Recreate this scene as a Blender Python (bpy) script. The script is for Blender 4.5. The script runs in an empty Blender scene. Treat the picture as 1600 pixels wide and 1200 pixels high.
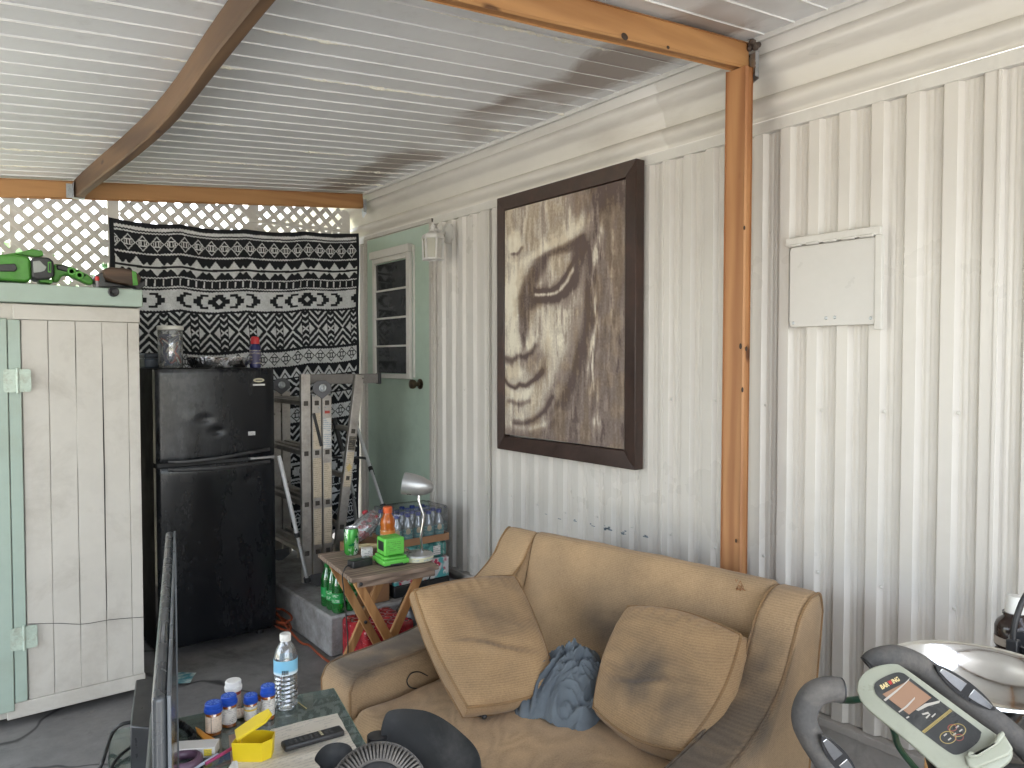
import bpy, bmesh, math, random
import numpy as np
from mathutils import Vector, Matrix, noise as mnoise
R = math.radians
random.seed(7); rng = np.random.default_rng(7)
scn = bpy.context.scene; col = scn.collection
# ------------------------------------------------------------------ camera, sky, sun, exposure
CAMH = 1.45; FPX = 1164.0; YAW = R(37.63); PIT = R(-1.79)
cam_d = bpy.data.cameras.new("camera"); cam = bpy.data.objects.new("camera", cam_d); col.objects.link(cam)
cam.location = (0, 0, CAMH); cam.rotation_euler = (R(90) + PIT, 0, -YAW)
cam_d.sensor_width = 36; cam_d.lens = FPX / 1600 * 36; cam_d.clip_start = 0.02; cam_d.clip_end = 3000
scn.camera = cam
world = bpy.data.worlds.new("World"); scn.world = world; world.use_nodes = True
nt = world.node_tree; bg = nt.nodes["Background"]
sky = nt.nodes.new("ShaderNodeTexSky"); sky.sky_type = 'NISHITA'; sky.sun_disc = False
SUN_EL, SUN_AZ = 58, 60       # azimuth: degrees from +Y towards +X
sky.sun_elevation = R(SUN_EL); sky.sun_rotation = R(SUN_AZ); sky.air_density = 1.3; sky.dust_density = 3.0
hs = nt.nodes.new('ShaderNodeHueSaturation'); hs.inputs['Saturation'].default_value = .48; nt.links.new(sky.outputs[0], hs.inputs['Color']); nt.links.new(hs.outputs[0], bg.inputs[0]); bg.inputs[1].default_value = 0.15
sun_d = bpy.data.lights.new("sun", 'SUN'); sun_d.energy = 4.0; sun_d.angle = R(0.5); sun_d.color = (1, .96, .92)
sun = bpy.data.objects.new("sun", sun_d); col.objects.link(sun)
sd = Vector((math.sin(R(SUN_AZ)) * math.cos(R(SUN_EL)), math.cos(R(SUN_AZ)) * math.cos(R(SUN_EL)), math.sin(R(SUN_EL))))
sun.rotation_euler = sd.to_track_quat('Z', 'Y').to_euler(); sun.location = (20, 10, 30)
scn.view_settings.view_transform = 'Standard'; scn.view_settings.look = 'None'
scn.view_settings.gamma = 1; scn.view_settings.exposure = 3.4
scn.cycles.max_bounces = 10; scn.cycles.transparent_max_bounces = 16; scn.cycles.use_denoising = True
scn.cycles.caustics_reflective = False; scn.cycles.caustics_refractive = False; scn.cycles.sample_clamp_indirect = 6
# ------------------------------------------------------------------ helpers
_fw = Vector((math.sin(YAW) * math.cos(PIT), math.cos(YAW) * math.cos(PIT), math.sin(PIT)))
_rt = Vector((math.cos(YAW), -math.sin(YAW), 0)); _up = _rt.cross(_fw)
def ray(x, y): return _fw + _rt * ((x - 800) / FPX) - _up * ((y - 600) / FPX)
def on(x, y, ax, v):
    d = ray(x, y); o = Vector((0, 0, CAMH)); i = 'xyz'.index(ax)
    return o + d * ((v - o[i]) / d[i])
def onp(x, y, p, n):
    d = ray(x, y); o = Vector((0, 0, CAMH)); return o + d * ((Vector(p) - o).dot(n) / d.dot(n))
def at(x, y, t): return Vector((0, 0, CAMH)) + ray(x, y) * t
def srgb(r, g, b):
    f = lambda c: (c / 255 / 12.92) if c / 255 <= .04045 else ((c / 255 + .055) / 1.055) ** 2.4
    return (f(r), f(g), f(b))
def tag(o, label=None, cat=None, group=None, kind=None):
    if label: o['label'] = label
    if cat: o['category'] = cat
    if group: o['group'] = group
    if kind: o['kind'] = kind
    return o
def thing(name, label, cat, loc=(0, 0, 0), rz=0, group=None):
    o = bpy.data.objects.new(name, None); col.objects.link(o); o.empty_display_size = .05
    o.location = loc; o.rotation_euler = (0, 0, rz); return tag(o, label, cat, group)
def wmat(o):
    m = Matrix.Translation(o.location) @ o.rotation_euler.to_matrix().to_4x4()
    return (wmat(o.parent) @ m) if o.parent else m
def children(o): return [c for c in bpy.data.objects if c.parent == o]
def copy_tree(o, parent=None, loc=None, rz=None, label=None):
    c = o.copy(); col.objects.link(c); c.parent = parent
    if loc is not None: c.location = loc
    if rz is not None: c.rotation_euler = (0, 0, rz)
    if label: c['label'] = label
    for ch in children(o): copy_tree(ch, c)
    return c
class MB:
    def __init__(s): s.v = []; s.f = []; s.m = []; s.c = None; s.k = []
    def add(s, vs, fs, mi=0):
        o = len(s.v); s.k.append((o, len(s.f))); s.v += [tuple(v) for v in vs]; s.f += [tuple(i + o for i in f) for f in fs]; s.m += [mi] * len(fs); return s
    def box(s, lo, hi, mi=0, M=None):
        x0, y0, z0 = lo; x1, y1, z1 = hi
        vs = [Vector(p) for p in ((x0,y0,z0),(x1,y0,z0),(x1,y1,z0),(x0,y1,z0),(x0,y0,z1),(x1,y0,z1),(x1,y1,z1),(x0,y1,z1))]
        if M: vs = [M @ v for v in vs]
        return s.add(vs, [(0,3,2,1),(4,5,6,7),(0,1,5,4),(1,2,6,5),(2,3,7,6),(3,0,4,7)], mi)
    def bar(s, a, b, w, h, mi=0, up=(0, 0, 1)):     # box along a->b, w sideways, h along up
        a, b = Vector(a), Vector(b); d = (b - a); L = d.length; d.normalize(); u = Vector(up)
        sd_ = d.cross(u); sd_ = sd_.normalized() if sd_.length > 1e-6 else Vector((1, 0, 0)); u = sd_.cross(d)
        M = Matrix((( d.x, sd_.x, u.x, a.x), (d.y, sd_.y, u.y, a.y), (d.z, sd_.z, u.z, a.z), (0, 0, 0, 1)))
        return s.box((0, -w / 2, -h / 2), (L, w / 2, h / 2), mi, M)
    def tube(s, pts, r, n=10, mi=0, cap=True, closed=False, flat=None):
        P = [Vector(p) for p in pts]; k = len(P); rs = r if hasattr(r, '__len__') else [r] * k
        T = []
        for i in range(k):
            a = P[(i - 1) % k] if (closed or i) else P[i]; b = P[(i + 1) % k] if (closed or i < k - 1) else P[i]
            t = (b - a); T.append(t.normalized() if t.length > 1e-9 else Vector((0, 0, 1)))
        u = T[0].cross(Vector((0, 0, 1)))
        if u.length < 1e-3: u = Vector((1, 0, 0))
        u.normalize(); vs = []
        for i in range(k):
            u = (u - T[i] * u.dot(T[i])); u = u.normalized() if u.length > 1e-6 else Vector((1, 0, 0)); w = T[i].cross(u)
            for j in range(n):
                a = 2 * math.pi * j / n; vs.append(P[i] + (u * math.cos(a) + w * math.sin(a) * (flat or 1)) * rs[i])
        fs = [(i*n+j, i*n+(j+1)%n, ((i+1)%k)*n+(j+1)%n, ((i+1)%k)*n+j) for i in range(k if closed else k-1) for j in range(n)]
        if cap and not closed: fs += [tuple(range(n))[::-1], tuple((k-1)*n + j for j in range(n))]
        return s.add(vs, fs, mi)
    def lathe(s, prof, n=24, mi=0, M=None, c=(0, 0, 0), cap=(True, True)):
        c = Vector(c); vs = []
        for r, z in prof:
            for j in range(n):
                a = 2 * math.pi * j / n; p = Vector((r * math.cos(a), r * math.sin(a), z)); vs.append((M @ p if M else p) + c)
        k = len(prof); fs = [(i*n+j, i*n+(j+1)%n, (i+1)*n+(j+1)%n, (i+1)*n+j) for i in range(k-1) for j in range(n)]
        if cap[0]: fs.append(tuple(range(n))[::-1])
        if cap[1]: fs.append(tuple((k-1)*n + j for j in range(n)))
        return s.add(vs, fs, mi)
    def grid(s, fn, nu, nv, mi=0, wrap=False):
        vs = [fn(i / nu, j / nv) for j in range(nv + 1) for i in range(nu + 1)]
        fs = [(j*(nu+1)+i, j*(nu+1)+i+1, (j+1)*(nu+1)+i+1, (j+1)*(nu+1)+i) for j in range(nv) for i in range(nu)]
        return s.add(vs, fs, mi)
    def prism(s, outline, off, mi=0):      # outline: 3D points, extruded by vector off
        a = [Vector(p) for p in outline]; n = len(a); b = [p + Vector(off) for p in a]
        return s.add(a + b, [tuple(range(n))[::-1], tuple(range(n, 2*n))] + [(i, (i+1)%n, n+(i+1)%n, n+i) for i in range(n)], mi)
    def ball(s, c, r, n=12, mi=0, sc=(1, 1, 1)):
        c = Vector(c); k = n // 2 + 1
        prof = [(max(1e-4, math.sin(math.pi*i/(k-1)))*r, -math.cos(math.pi*i/(k-1))*r) for i in range(k)]
        o = len(s.v); s.lathe(prof, n, mi); s.v[o:] = [(c.x+v[0]*sc[0], c.y+v[1]*sc[1], c.z+v[2]*sc[2]) for v in s.v[o:]]; return s
    def build_each(s, name, mats, parent=None, **kw):      # every added piece becomes a part of its own
        for i, (v0, f0) in enumerate(s.k):
            v1, f1 = s.k[i + 1] if i + 1 < len(s.k) else (len(s.v), len(s.f)); q = MB()
            q.v = s.v[v0:v1]; q.f = [tuple(j - v0 for j in f) for f in s.f[f0:f1]]; q.m = s.m[f0:f1]; q.build(name, mats, parent, **kw)
    def build(s, name, mats, parent=None, world=True, smooth=True, bevel=0, angle=40, seg=2):
        me = bpy.data.meshes.new(name); V = s.v
        if parent is not None and world:
            Mi = wmat(parent).inverted(); V = [tuple(Mi @ Vector(v)) for v in V]
        me.from_pydata(V, [], s.f); mats = mats if isinstance(mats, (list, tuple)) else [mats]
        for m in mats: me.materials.append(m)
        me.polygons.foreach_set('material_index', s.m)
        bm = bmesh.new(); bm.from_mesh(me); bmesh.ops.recalc_face_normals(bm, faces=bm.faces); bm.to_mesh(me); bm.free()
        if s.c is not None:
            ca = me.color_attributes.new('tint', 'FLOAT_COLOR', 'POINT'); ca.data.foreach_set('color', np.asarray(s.c, dtype=np.float32).ravel())
        if smooth:
            me.polygons.foreach_set('use_smooth', [True] * len(me.polygons)); me.set_sharp_from_angle(angle=R(angle))
        o = bpy.data.objects.new(name, me); col.objects.link(o); o.parent = parent
        if bevel:
            b = o.modifiers.new('bevel', 'BEVEL'); b.width = bevel; b.segments = seg; b.limit_method = 'ANGLE'; b.angle_limit = R(40)
        me.update(); return o
def rrect(w, h, r, n=5):      # rounded rectangle outline in 2D
    o = []
    for cx, cy, a0 in ((w/2-r, h/2-r, 0), (-w/2+r, h/2-r, 90), (-w/2+r, -h/2+r, 180), (w/2-r, -h/2+r, 270)):
        for i in range(n + 1): a = R(a0 + 90 * i / n); o.append((cx + r*math.cos(a), cy + r*math.sin(a)))
    return o
def smooth_path(pts, n=8):   # Catmull-Rom
    P = [Vector(p) for p in pts]; P = [P[0]*2 - P[1]] + P + [P[-1]*2 - P[-2]]; o = []
    for i in range(1, len(P) - 2):
        for k in range(n):
            t = k / n; a, b, c, d = P[i-1], P[i], P[i+1], P[i+2]
            o.append(.5 * ((2*b) + (c - a)*t + (2*a - 5*b + 4*c - d)*t*t + (3*b - a - 3*c + d)*t**3))
    return o + [P[-2]]
def frame(o, x, y): # matrix from origin, x axis, y axis approx
    x = Vector(x).normalized(); z = x.cross(Vector(y)).normalized(); y = z.cross(x); o = Vector(o)
    return Matrix(((x.x, y.x, z.x, o.x), (x.y, y.y, z.y, o.y), (x.z, y.z, z.z, o.z), (0, 0, 0, 1)))
# ------------------------------------------------------------------ materials
class NT:
    def __init__(s, name):
        s.m = bpy.data.materials.new(name); s.m.use_nodes = True; s.t = s.m.node_tree; s.N = s.t.nodes
        s.p = s.N['Principled BSDF']; s.tc = s.N.new('ShaderNodeTexCoord'); s.o = s.tc.outputs['Object']
    def n(s, k, **kw):
        x = s.N.new('ShaderNode' + k)
        for a, b in kw.items():
            if a[0] == '_': setattr(x, a[1:], b)
            else: s.set(x, a, b)
        return x
    def set(s, x, a, b):
        i = int(a[1:]) if a[0] == 'i' and a[1:].isdigit() else None
        sock = x.inputs[i] if i is not None else x.inputs[a.replace('_', ' ')]
        if isinstance(b, bpy.types.NodeSocket): s.t.links.new(b, sock)
        elif hasattr(b, '__len__') and len(b) == 3 and sock.type == 'RGBA': sock.default_value = (*b, 1)
        else: sock.default_value = b
    def map(s, sc=(1, 1, 1), rot=(0, 0, 0)): return s.n('Mapping', Vector=s.o, Scale=sc, Rotation=rot).outputs[0]
    def noise(s, scale, detail=4, rough=.55, vec=None, dist=0):
        return s.n('TexNoise', Vector=vec or s.o, Scale=scale, Detail=detail, Roughness=rough, Distortion=dist).outputs['Fac']
    def ramp(s, fac, lo, hi, a=0., b=1.):
        return s.n('MapRange', i0=fac, i1=lo, i2=hi, i3=a, i4=b).outputs[0]
    def mix(s, fac, a, b, mode='MIX'):
        x = s.n('Mix', _data_type='RGBA', _blend_type=mode); s.set(x, 'i0', fac); s.set(x, 'i6', a); s.set(x, 'i7', b); return x.outputs[2]
    def math(s, op, a, b=0.):
        x = s.n('Math', _operation=op); s.set(x, 'i0', a); s.set(x, 'i1', b); return x.outputs[0]
    def bump(s, h, st=.3, d=.01):
        b = s.n('Bump', Height=h, Strength=st, Distance=d); s.t.links.new(b.outputs[0], s.p.inputs['Normal'])
    def P(s, **kw):
        for a, b in kw.items(): s.set(s.p, a, b)
        return s.m
def M(name, c, rough=.5, metal=0, var=.18, scale=6, dirt=None, damt=0, dscale=3, bump=0, bscale=80, st=(1, 1, 1), spec=.5, rvar=.15, coat=0):
    s = NT(name); v = s.map(st); n1 = s.noise(scale, 5, .6, v); n2 = s.noise(scale * 7, 3, .6, v)
    k = s.ramp(s.math('ADD', s.math('MULTIPLY', n1, .65), s.math('MULTIPLY', n2, .35)), .3, .7, 1 - var, 1 + var * .6)
    cc = s.n('VectorMath', _operation='SCALE', i0=c, Scale=k).outputs[0]
    if damt:
        d = s.ramp(s.noise(dscale, 7, .68, v, .3), .5, .78, 0, damt); cc = s.mix(d, cc, dirt)
    s.P(Base_Color=cc, Metallic=metal, Roughness=s.ramp(n1, .3, .7, max(.03, rough - rvar), min(1, rough + rvar)))
    s.set(s.p, 'Specular IOR Level', spec)
    if coat: s.set(s.p, 'Coat Weight', coat)
    if bump: s.bump(s.noise(bscale, 4, .6, v), bump, .004)
    return s.m
def wood(name, c1, c2, axis='x', rough=.6, scale=14, knots=True):
    s = NT(name); sc = {'x': (.08, 1, 1), 'y': (1, .08, 1), 'z': (1, 1, .08)}[axis]; v = s.map(sc)
    n = s.noise(scale, 6, .6, v, 1.2); g = s.noise(scale * 9, 3, .5, v)
    w = s.n('TexWave', _wave_type='BANDS', _bands_direction='Y' if axis != 'y' else 'X', Vector=v, Scale=scale * .9, Distortion=9, Detail=3).outputs['Fac']
    f = s.math('ADD', s.math('MULTIPLY', n, .5), s.math('ADD', s.math('MULTIPLY', g, .2), s.math('MULTIPLY', w, .35)))
    c = s.mix(s.ramp(f, .3, .75), c1, c2)
    if knots:
        vv = s.map({'x': (.35, 1, 1), 'y': (1, .35, 1), 'z': (1, 1, .35)}[axis])
        vo = s.n('TexVoronoi', Vector=vv, Scale=7.5).outputs['Distance']; c = s.mix(s.ramp(vo, .05, .1, .85, 0), c, (c2[0]*.25, c2[1]*.2, c2[2]*.2))
    s.bump(f, .25, .003); return s.P(Base_Color=c, Roughness=rough)
def clearish(name, tint=(1, 1, 1), gloss=.12, rough=.02, trans=.85):
    s = NT(name); N = s.N; N.remove(s.p)
    t = N.new('ShaderNodeBsdfTransparent'); t.inputs[0].default_value = (*tint, 1)
    g = N.new('ShaderNodeBsdfGlossy'); g.inputs['Roughness'].default_value = rough
    d = N.new('ShaderNodeBsdfDiffuse'); d.inputs[0].default_value = (*[.75 * x for x in tint], 1)
    m1 = N.new('ShaderNodeMixShader'); m1.inputs[0].default_value = trans
    s.t.links.new(d.outputs[0], m1.inputs[1]); s.t.links.new(t.outputs[0], m1.inputs[2])
    lw = N.new('ShaderNodeLayerWeight'); lw.inputs[0].default_value = .35
    k = s.ramp(lw.outputs['Fresnel'], 0, 1, gloss, .9)
    m2 = N.new('ShaderNodeMixShader'); s.t.links.new(k, m2.inputs[0]); s.t.links.new(m1.outputs[0], m2.inputs[1]); s.t.links.new(g.outputs[0], m2.inputs[2])
    s.t.links.new(m2.outputs[0], N['Material Output'].inputs[0]); return s.m
def printed(name, paper, ink, lines=160, blobs=60, axis=2, amt=.8, rough=.5, thr=.5):    # rows of small illegible print
    s = NT(name); sep = s.n('SeparateXYZ', i0=s.o).outputs
    rows = s.math('FRACT', s.math('MULTIPLY', sep[axis], lines))
    r = s.math('MULTIPLY', s.math('GREATER_THAN', rows, .35), s.math('LESS_THAN', rows, .85))
    st = [1, 1, 1]; st[axis] = 3
    b = s.math('GREATER_THAN', s.noise(blobs * 2.2, 3, .7, s.map(tuple(st))), thr)
    big = s.math('GREATER_THAN', s.noise(blobs * .3, 1), .42)
    f = s.math('MULTIPLY', s.math('MULTIPLY', r, b), s.math('MULTIPLY', big, amt))
    return s.P(Base_Color=s.mix(f, paper, ink), Roughness=rough)
def tinted(name, rough=.8, bump=0, bscale=60, st=(1, 1, 1), var=.1, spec=.3, scale=20):
    s = NT(name); a = s.n('VertexColor', _layer_name='tint').outputs[0]; n = s.noise(scale, 4, .6, s.map(st))
    c = s.n('VectorMath', _operation='SCALE', i0=a, Scale=s.ramp(n, .3, .7, 1 - var, 1 + var)).outputs[0]
    if bump: s.bump(s.noise(bscale, 4, .6, s.map(st)), bump, .004)
    s.set(s.p, 'Specular IOR Level', spec); return s.P(Base_Color=c, Roughness=rough)
WHITE = M('white_metal', (.625, .595, .552), .36, var=.035, scale=1.5, dirt=(.42, .37, .32), damt=.22, dscale=1.6)
CORN = M('cornice_metal', (.60, .57, .52), .4, var=.08, scale=3, dirt=(.3, .25, .2), damt=.5, dscale=3.5, st=(1, .3, 1))
TRIM = M('trim_paint', (.62, .60, .56), .45, var=.07, dirt=(.3, .26, .22), damt=.4, dscale=5)
BEAMX = wood('lumber_amber_x', srgb(178, 132, 84), srgb(150, 104, 62), 'x', scale=9)
BEAMY = wood('lumber_grey_y', srgb(112, 86, 62), srgb(80, 60, 44), 'y', scale=7)
POSTM = wood('lumber_amber_z', srgb(176, 128, 84), srgb(150, 100, 62), 'z', scale=8)
GALV = M('galvanised_steel', (.42, .44, .46), .4, .85, var=.3, scale=30)
STEEL = M('dull_aluminium', (.46, .43, .40), .42, .75, var=.25, scale=12, dirt=(.16, .12, .09), damt=.6, dscale=9)
CHROME = M('polished_steel', (.66, .66, .66), .1, 1, var=.08, scale=6, rvar=.06)
SILVER = M('silver_paint', (.42, .42, .42), .34, .6, var=.1, dirt=(.2, .17, .14), damt=.4, dscale=30)
BLACK = M('black_plastic', (.022, .022, .024), .42, var=.3, dirt=(.12, .11, .10), damt=.25, dscale=14)
DUSTY = M('dusty_black_plastic', (.007, .0075, .008), .5, var=.3, scale=16, dirt=(.12, .115, .11), damt=.4, dscale=7, spec=.25)
RUBBER = M('worn_grey_foam', (.085, .08, .076), .85, var=.35, scale=25, dirt=(.22, .19, .16), damt=.6, dscale=12, bump=.2, bscale=160)
CABLE = M('black_cable', (.015, .015, .015), .5)
# ------------------------------------------------------------------ ground and surroundings
def flat(name, x0, y0, x1, y1, z, m, kind='structure', d=.0):
    mb = MB().box((x0, y0, z - d), (x1, y1, z)) if d else MB().add([(x0,y0,z),(x1,y0,z),(x1,y1,z),(x0,y1,z)], [(0,1,2,3)])
    return tag(mb.build(name, m, smooth=False), kind=kind)
s = NT('lawn_soil'); s.bump(s.noise(30), .5, .02)
GROUND = s.P(Base_Color=s.mix(s.ramp(s.noise(1.3, 6), .35, .65), (.16, .16, .09), (.26, .23, .17)), Roughness=.95)
flat('ground', -400, -400, 400, 400, -.06, GROUND)
DRIVE = M('driveway_concrete', (.34, .338, .33), .85, var=.15, scale=1.2, bump=.1)
flat('driveway', -12, -14, 2.5, -.9, -.03, DRIVE, d=.02); flat('side_path', -12, -.9, -1.75, 5.0, -.032, DRIVE, d=.02)
s = NT('stained_concrete')
n1 = s.noise(2.2, 7, .68); n2 = s.noise(14, 6, .7); n3 = s.noise(1.1, 4, .6, None, 1.5); n4 = s.noise(120, 2)
c = s.mix(s.ramp(n1, .3, .7), srgb(94, 92, 91), srgb(136, 133, 130)); c = s.mix(s.ramp(n3, .52, .66, 0, .6), c, srgb(52, 48, 45))
c = s.mix(s.ramp(n2, .62, .75, 0, .5), c, srgb(150, 142, 132)); c = s.mix(s.ramp(n4, .6, .8, 0, .25), c, srgb(40, 38, 36))
ck = s.n('TexVoronoi', _feature='DISTANCE_TO_EDGE', Vector=s.n('VectorMath', _operation='ADD', i0=s.o, i1=s.n('VectorMath', _operation='SCALE', i0=s.n('TexNoise', Vector=s.o, Scale=3.0).outputs['Color'], Scale=.35).outputs[0]).outputs[0], Scale=.9).outputs['Distance']
c = s.mix(s.ramp(ck, .002, .010, .8, 0), c, srgb(34, 32, 31)); c = s.mix(s.ramp(s.noise(5, 8, .75), .56, .7, 0, .55), c, srgb(46, 43, 41))
s.bump(n2, .15, .004); FLOOR = s.P(Base_Color=c, Roughness=s.ramp(n2, .3, .7, .55, .85))
flat('floor', -1.75, -.9, 2.5, 5.2, 0, FLOOR, d=.05)
# ------------------------------------------------------------------ mobile home: siding, cornice, trim, skirting, door, access panel
W = 2.36
home = thing('mobile_home', 'white mobile home side wall of ribbed metal siding with green door', 'mobile home', (W, 2, 0))
random.seed(3)
YR0, YR1 = -5.0, 8.0; ZB, ZT = .245, 2.262
def siding_profile(y0, y1):
    pts = []; y = y0
    knots = [.837, .952, 1.066, 1.165, 1.272, 1.386, 1.485, 1.59]
    p = .1075; k0 = .837 - p * math.ceil((.837 - y0) / p)
    y = k0
    while y < y1:
        # one rib, starting at its near (low y) edge: flat .038, slope, recess .05, slope
        pts += [(y, 0), (y + .034, 0), (y + .046, .019)]
        for q in range(2): a = y + .055 + q * .017; pts += [(a, .019), (a + .004, .0172), (a + .010, .0172), (a + .014, .019)]
        pts += [(y + .0925, .019), (y + .1035, 0)]
        y += p
    return [q for q in pts if y0 <= q[0] <= y1]
def siding(y0, y1, z0, z1):
    pr = [(y0, 0)] + siding_profile(y0 + .001, y1 - .001) + [(y1, 0)]; mb = MB(); nz = 40; n = len(pr)
    for j in range(nz + 1):
        z = z0 + (z1 - z0) * j / nz
        for (y, d) in pr:
            w = .0012 * mnoise.noise(Vector((y * 1.2, z * 1.1, 3.3))) + .004 * math.exp(-((y - 1.50) / .02) ** 2 - ((z - .98) / .05) ** 2)
            mb.v.append((W + d + w, y, z))
    for j in range(nz):
        for i in range(n - 1): mb.f.append((j*n+i, j*n+i+1, (j+1)*n+i+1, (j+1)*n+i)); mb.m.append(0)
    return mb
DY0, DY1, DZ1 = 3.853, 4.673, 2.275       # door opening
seams = [YR0, -3.0, -1.77, -.55, .837, 2.055, 3.27, DY0 - .03]
for i in range(len(seams) - 1):
    a, b = seams[i], seams[i + 1]
    mb = siding(a, b, ZB, ZT)
    mb.box((W - .0045, b - .010, ZB + .001), (W + .002, b - .001, ZT - .001))     # standing lock seam
    mb.build('siding_sheet', WHITE, home, angle=12)
siding(DY1 + .03, YR1, ZB, ZT).build('siding_sheet', WHITE, home, angle=12)
mb = MB().box((W + .03, YR0, ZB - .02), (6.2, YR1, 2.72)); mb.build('wall_core', TRIM, home, smooth=False)
sc_ = MB()   # screw heads
for y in np.arange(-.15, 3.7, .2145):
    for z in (.72 + .02 * random.random(), 1.29):
        if z > 1 and (2.1 < y < 3.25): continue
        sc_.lathe([(.0058, 0), (.0058, .002), (.003, .0035)], 8, 0, frame((W, y + random.uniform(-.004, .004), z + random.uniform(-.01, .01)), (0, 1, 0), (0, 0, 1)) @ Matrix.Rotation(math.pi, 4, 'X'))
sc_.build_each('screw', TRIM, home)
# trim strip under cornice
MB().box((W - .006, YR0, 2.262), (W + .02, YR1, 2.306)).build('trim_strip', TRIM, home, bevel=.002)
# cornice: horizontally ribbed cove
cv = []
for i in range(45):
    t = i / 44; z = 2.306 + t * .285; base = -.10 * t ** 1.7
    rib = .028 * (max(0, math.sin(t * math.pi * 2 * 2.2 - .9)) ** .7) * (1 - .25 * t)
    cv.append((W + .004 + base - rib, z))
mb = MB(); ys = np.linspace(YR0, YR1, 60); n = len(ys)
for x, z in cv:
    for y in ys: mb.v.append((x + .0025 * mnoise.noise(Vector((y * 2, z * 8, 0))), y, z))
for j in range(len(cv) - 1):
    for i in range(n - 1): mb.f.append((j*n+i, j*n+i+1, (j+1)*n+i+1, (j+1)*n+i)); mb.m.append(0)
mb.build('cornice', CORN, home, angle=60)
mb = MB()
for x, z in cv:
    for y in (2.03, 2.035, 2.40): mb.v.append((x - (.0035 if y > 2.031 else .0005) + .0025 * mnoise.noise(Vector((y * 2, z * 8, 0))), y, z))
for j in range(len(cv) - 1):
    for i in range(2): mb.f.append((j*3+i, j*3+i+1, (j+1)*3+i+1, (j+1)*3+i)); mb.m.append(0)
mb.build('cornice_lap', CORN, home, angle=60)
# skirting
SKIRT = M('skirting_metal', (.48, .45, .42), .6, var=.15, dirt=(.14, .11, .09), damt=.7, dscale=6)
mb = MB().box((W - .02, YR0, .216), (W + .03, YR1, .243)); mb.build('skirting_ledge', SKIRT, home, bevel=.003)
mb = MB().box((W + .012, YR0, -.02), (W + .03, YR1, .216)); mb.build('skirting', SKIRT, home)
# blue scuffs on the siding above the sofa
BLUEP = M('blue_paint_scuff', srgb(120, 132, 140), .7, var=.4, scale=60)
mb = MB(); random.seed(5)
for k in range(90):
    t = random.random(); px = 832 + 195 * t; py = 798 + 46 * t + random.uniform(-3, 3)
    if t < .5 and random.random() < .6: continue
    p = on(px, py, 'x', W - .0015); h = random.uniform(.001, .0036); l = random.uniform(.003, .012)
    if (p.y - .837) % .1075 > .036: continue
    mb.box((W - .0012, p.y - l, p.z - h), (W - .0004, p.y + l, p.z + h))
mb.build('paint_scuff', BLUEP, home, smooth=False)
# door
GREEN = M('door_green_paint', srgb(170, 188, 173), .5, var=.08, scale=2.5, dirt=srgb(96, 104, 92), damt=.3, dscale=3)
GTRIM = M('pale_green_paint', srgb(176, 194, 176), .5, var=.1, dirt=srgb(120, 120, 108), damt=.3)
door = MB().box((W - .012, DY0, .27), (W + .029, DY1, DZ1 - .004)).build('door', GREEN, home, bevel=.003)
JAMB = M('weathered_jamb', (.5, .47, .43), .6, var=.2, scale=20, dirt=(.2, .16, .12), damt=.5, dscale=20)
mb = MB().box((W - .02, DY0 - .03, ZB), (W + .028, DY0 - .002, DZ1 + .02)).box((W - .02, DY1 + .002, ZB), (W + .028, DY1 + .03, DZ1 + .02)).box((W - .021, DY0 - .03, DZ1), (W + .028, DY1 + .03, DZ1 + .024))
for z in np.arange(.4, 2.2, .09):
    mb.lathe([(.004, 0), (.003, .003)], 6, 0, frame((W - .02, DY0 - .015, z), (0, 1, 0), (0, 0, -1)))
mb.build('door_jamb', JAMB, home, bevel=.003)
fy0, fy1, fz0, fz1 = 4.06, 4.56, 1.335, 2.125
mb = MB()
for a, b in (((fy0, fz0), (fy0 + .045, fz1)), ((fy1 - .03, fz0), (fy1, fz1)), ((fy0 + .045, fz0), (fy1 - .03, fz0 + .03)), ((fy0 + .045, fz1 - .03), (fy1 - .03, fz1))):
    mb.box((W - .034, a[0], a[1]), (W - .012, b[0], b[1]))
mb.box((W - .05, fy0 - .01, fz1), (W - .012, fy1 + .01, fz1 + .05))
mb.box((W - .026, fy0 - .035, fz0 + .01), (W - .012, fy0 - .025, fz1 + .04))
win = mb.build('window_frame', TRIM, door, bevel=.003)
DGLASS = M('dark_louvre_glass', (.035, .037, .04), .12, var=.4, scale=3, rvar=.05)
for k in range(4):
    z0 = fz0 + .03 + k * (fz1 - fz0 - .06) / 4; h = (fz1 - fz0 - .06) / 4
    MB().add([(W - .016, fy0 + .045, z0 + .004), (W - .016, fy1 - .03, z0 + .004), (W - .02, fy1 - .03, z0 + h - .008), (W - .02, fy0 + .045, z0 + h - .008)], [(0, 1, 2, 3)]).build('louvre_pane', DGLASS, door)
    if k: MB().box((W - .03, fy0 + .045, z0 - .008), (W - .014, fy1 - .03, z0 + .004)).build('louvre_rail', TRIM, door, bevel=.002)
KNOB = M('aged_brass', (.10, .075, .05), .3, .9, var=.3)
kp = on(657, 600, 'x', W - .012)
MB().lathe([(.032, 0), (.032, .006), (.014, .01), (.012, .035), (.026, .042), (.03, .055), (.027, .068), (.012, .074)], 20, 0, frame(kp, (0, 1, 0), (0, 0, -1))).build('door_knob', KNOB, door)
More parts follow.
